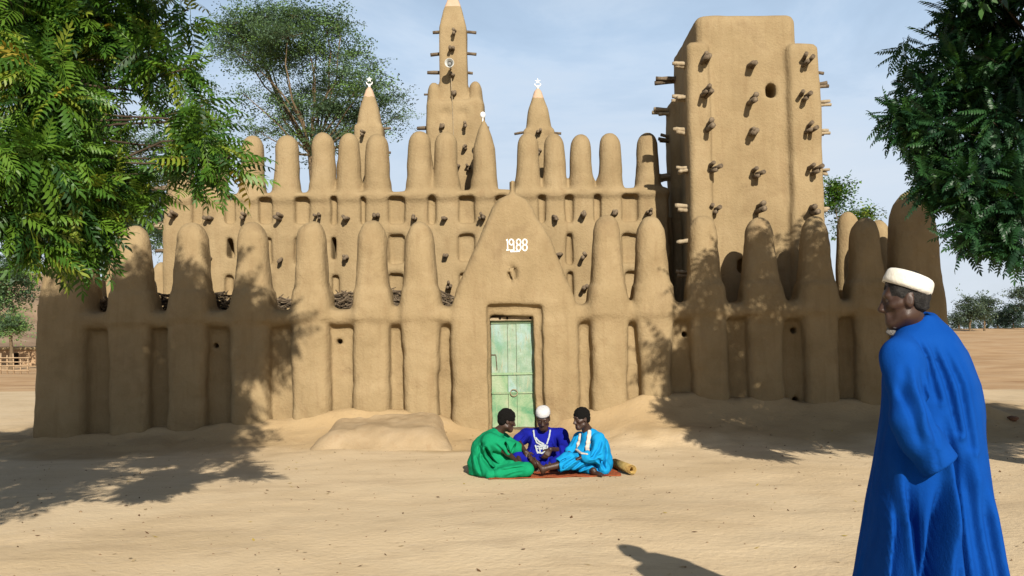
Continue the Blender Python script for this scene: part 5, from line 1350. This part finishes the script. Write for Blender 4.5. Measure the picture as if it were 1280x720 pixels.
rtr = [([(1213, 385, 11, 10, 26, 0), (1209, 378, 8, 8, 14, 0), (1218, 392, 8, 8, 12, 0), (1212, 398, 8, 6, 8, 0)], 92, 'slender grey green field tree just right of the mosque corner', (1214, 412)),
       ([(1231, 382, 9, 12, 26, 0), (1228, 392, 9, 8, 16, 0), (1236, 376, 5, 6, 8, 0)], 96, 'grey green field tree second from the mosque corner', (1231, 412)),
       ([(1246, 398, 12, 8, 24, 0), (1252, 392, 8, 6, 12, 0)], 110, 'low rounded field tree between the slender trees and the dark one', (1247, 412)),
       ([(1264, 393, 14, 10, 34, 0), (1272, 386, 10, 8, 20, 0), (1258, 400, 10, 7, 18, 0)], 104, 'dark green field tree near the right edge of the picture', (1266, 411)),
       ([(1275, 370, 10, 6, 12, 0), (1285, 362, 14, 8, 16, 0), (1270, 364, 5, 3, 4, 0), (1288, 380, 14, 12, 24, 0)], 99, 'tall open field tree cut off by the right edge', (1284, 411)),
       ([(1196, 396, 8, 8, 16, 0), (1200, 402, 8, 6, 12, 0)], 105, 'small field tree half hidden by the mosque corner', (1199, 412))]
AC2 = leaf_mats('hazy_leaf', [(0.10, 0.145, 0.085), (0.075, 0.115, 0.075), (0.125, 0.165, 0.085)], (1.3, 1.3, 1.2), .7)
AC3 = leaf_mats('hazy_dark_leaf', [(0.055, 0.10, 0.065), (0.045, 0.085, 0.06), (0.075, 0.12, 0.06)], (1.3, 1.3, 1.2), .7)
for i, (bl, Y, lab, b) in enumerate(rtr):
    ab = W(*b, Y); z = float(gz(ab[0], Y)); ff = W(b[0], (b[1] + bl[0][1]) / 2, Y)
    far_tree('field_tree', lab, (ab[0], Y, z), (ff[0], Y, max(ff[2], z + .8)), fb(bl, Y), 40 + i, AC3 if i in (2, 3) else AC2, [.4, .35, .25], SPRC, 1.1, .13, 'trees along the field edge')
rng = np.random.default_rng(77); bl = [(W(px, 405 + rng.uniform(-2, 3), 150), np.array([2.2, 2.2, 1.2]) * rng.uniform(.7, 1.3), 12) for px in range(1180, 1420, 12)]
tips, cents = twigs_in(bl, rng, 4); O, D = fronds_on(tips, cents, rng, 4); V1, T1, M1 = scatter(SPRC, O, D, 1.5 * rng.uniform(.6, 1.2, len(O)), rng, 3, [.4, .35, .25])
tag(mk('distant_wood', V1, T1, AC3, smooth=False, mat_idx=M1), 'low blurred belt of scrub on the horizon beyond the field', 'wood', kind='stuff')

# ------------------------------------------------------------------ far left: stick fence and low mud hut
FENCE = mat('fence_stick', (.46, .31, .18), .9, .1, var=[(.58, .42, .26)], scale=9)
fb0 = W(0, 462, 52); ft_ = thing('stick_fence', (fb0[0], 52, float(gz(fb0[0], 52))), 'rough wooden stick fence in the field left of the mosque', 'fence')
for i in range(9):
    x = fb0[0] - 1.4 + i * .36; z0 = float(gz(x, 52)); g = Geo(); hgt = random.uniform(.75, 1.15); g.tube([(x, 52, z0 - .1), (x + random.uniform(-.1, .1), 52, z0 + hgt)], [.045, .03], 6); g.build('post', FENCE, ft_, True)
for k in range(4):
    z0 = float(gz(fb0[0], 52)) + .2 + .22 * k; g = Geo(); g.tube([(fb0[0] - 1.6, 51.95, z0 + random.uniform(-.05, .05)), (fb0[0], 51.93, z0), (fb0[0] + 1.6, 51.95, z0 + random.uniform(-.06, .06))], .03, 6); g.build('rail', FENCE, ft_, True)
hb = W(28, 440, 75); hz0 = float(gz(hb[0], 75)); hut = thing('mud_hut', (hb[0], 75, hz0), 'low tan mud hut under the far left trees', 'hut')
RED = mat('red_mud', (.42, .27, .155), .95, .1, var=[(.50, .34, .20)], scale=2, bump=.5)
g = Geo(); g.box((hb[0] - 2.4, 75, hz0 - .2), (hb[0] + 1.0, 78, hz0 + 1.3), .04); g.build('wall', RED, hut)
g = Geo(); g.box((hb[0] - 2.6, 74.8, hz0 + 1.26), (hb[0] + 1.2, 78.2, hz0 + 1.48), .04); g.build('roof', MUD, hut)
g = Geo(); g.box((hb[0] - .9, 74.95, hz0), (hb[0] - .3, 75.05, hz0 + 1.0)); g.build('doorway_shade', DARK, hut)  # near-black slab paints the opening's inner shade; the wall behind is solid

# ------------------------------------------------------------------ stones, litter
def stone(c, r, seed):
    rng = np.random.default_rng(seed); v = Vol(np.asarray(c) - r * 1.8, np.asarray(c) + r * 1.8, r * .16)
    for _ in range(4): v.ell(np.asarray(c) + rng.normal(0, .35, 3) * r * (1, 1, .4), r * rng.uniform(.5, .95, 3) * (1.1, 1, .7), k=r * .3)
    v.noise(r * .16, r * .7, seed); return v.mesh()
STONE = mat('red_stone', (.20, .095, .05), .9, .2, var=[(.30, .15, .085)], scale=12, bump=.8)
for (px, py, r, lab) in ((1268, 526, .07, 'reddish brown stone on the ground right of the standing person'),):
    d = _M @ np.array([(px - 640) / F_PX, (360 - py) / F_PX, -1.0]); t = 2.0
    while CAM_H + d[2] * t > gz(d[0] * t, d[1] * t): t += .02
    p = d * t; c = (p[0], p[1], float(gz(p[0], p[1])) + r * .35)
    V, Q, N = stone(c, r, 5); tag(mk('stone', V, Q, STONE), lab, 'stone')
rng = np.random.default_rng(12)
def near_pts(n, x0=-6.5, x1=7.5, y0=4.4, y1=14.8): 
    x = rng.uniform(x0, x1, n); y = y0 + (y1 - y0) * rng.uniform(0, 1, n) ** 1.2; return x, y, gz(x, y)
x, y, z = near_pts(520); Vs, Ts, Ms = [], [], []
for i in range(len(x)):
    a = rng.uniform(0, 6.28); l = rng.uniform(.012, .032); w = l * rng.uniform(.3, .5); d = np.array([math.cos(a), math.sin(a), rng.uniform(-.1, .4)]); s_ = np.array([-math.sin(a), math.cos(a), rng.uniform(-.3, .3)]); p = np.array([x[i], y[i], z[i] + .006])
    b = len(Vs); Vs += [p - d * l, p + s_ * w, p + d * l + (0, 0, .004), p - s_ * w]; Ts += [(b, b + 2, b + 1), (b, b + 3, b + 2)]; m = rng.choice(3, p=[.3, .45, .25]); Ms += [m, m]
LIT = [mat('yellow_leaf', (.50, .36, .07), .8, .2), mat('brown_leaf', (.16, .085, .04), .9, .1), mat('straw', (.48, .36, .2), .9, .1)]
tag(mk('leaf_litter', np.array(Vs), np.array(Ts), LIT, smooth=False, mat_idx=Ms), 'tiny fallen yellow and brown leaves scattered over the sand', 'litter', kind='stuff')
x, y, z = near_pts(900, y1=15.2); g = Geo(); oc = np.array([(1, 0, 0), (0, 1, 0), (-1, 0, 0), (0, -1, 0), (0, 0, 1), (0, 0, -1)], float); of = [(0, 1, 4), (1, 2, 4), (2, 3, 4), (3, 0, 4), (1, 0, 5), (2, 1, 5), (3, 2, 5), (0, 3, 5)]
for i in range(len(x)):
    r = rng.uniform(.004, .011) * (2.0 if rng.random() < .05 else 1); g.add(oc * r * rng.uniform(.6, 1.3, (6, 1)) * (1, 1, .7) + (x[i], y[i], z[i] + r * .3), None, of)
tag(g.build('pebbles', mat('pebble', (.22, .14, .08), .9, .15, var=[(.42, .30, .18)], scale=30), None, True), 'small pebbles and clods strewn over the sand', 'pebbles', kind='stuff')
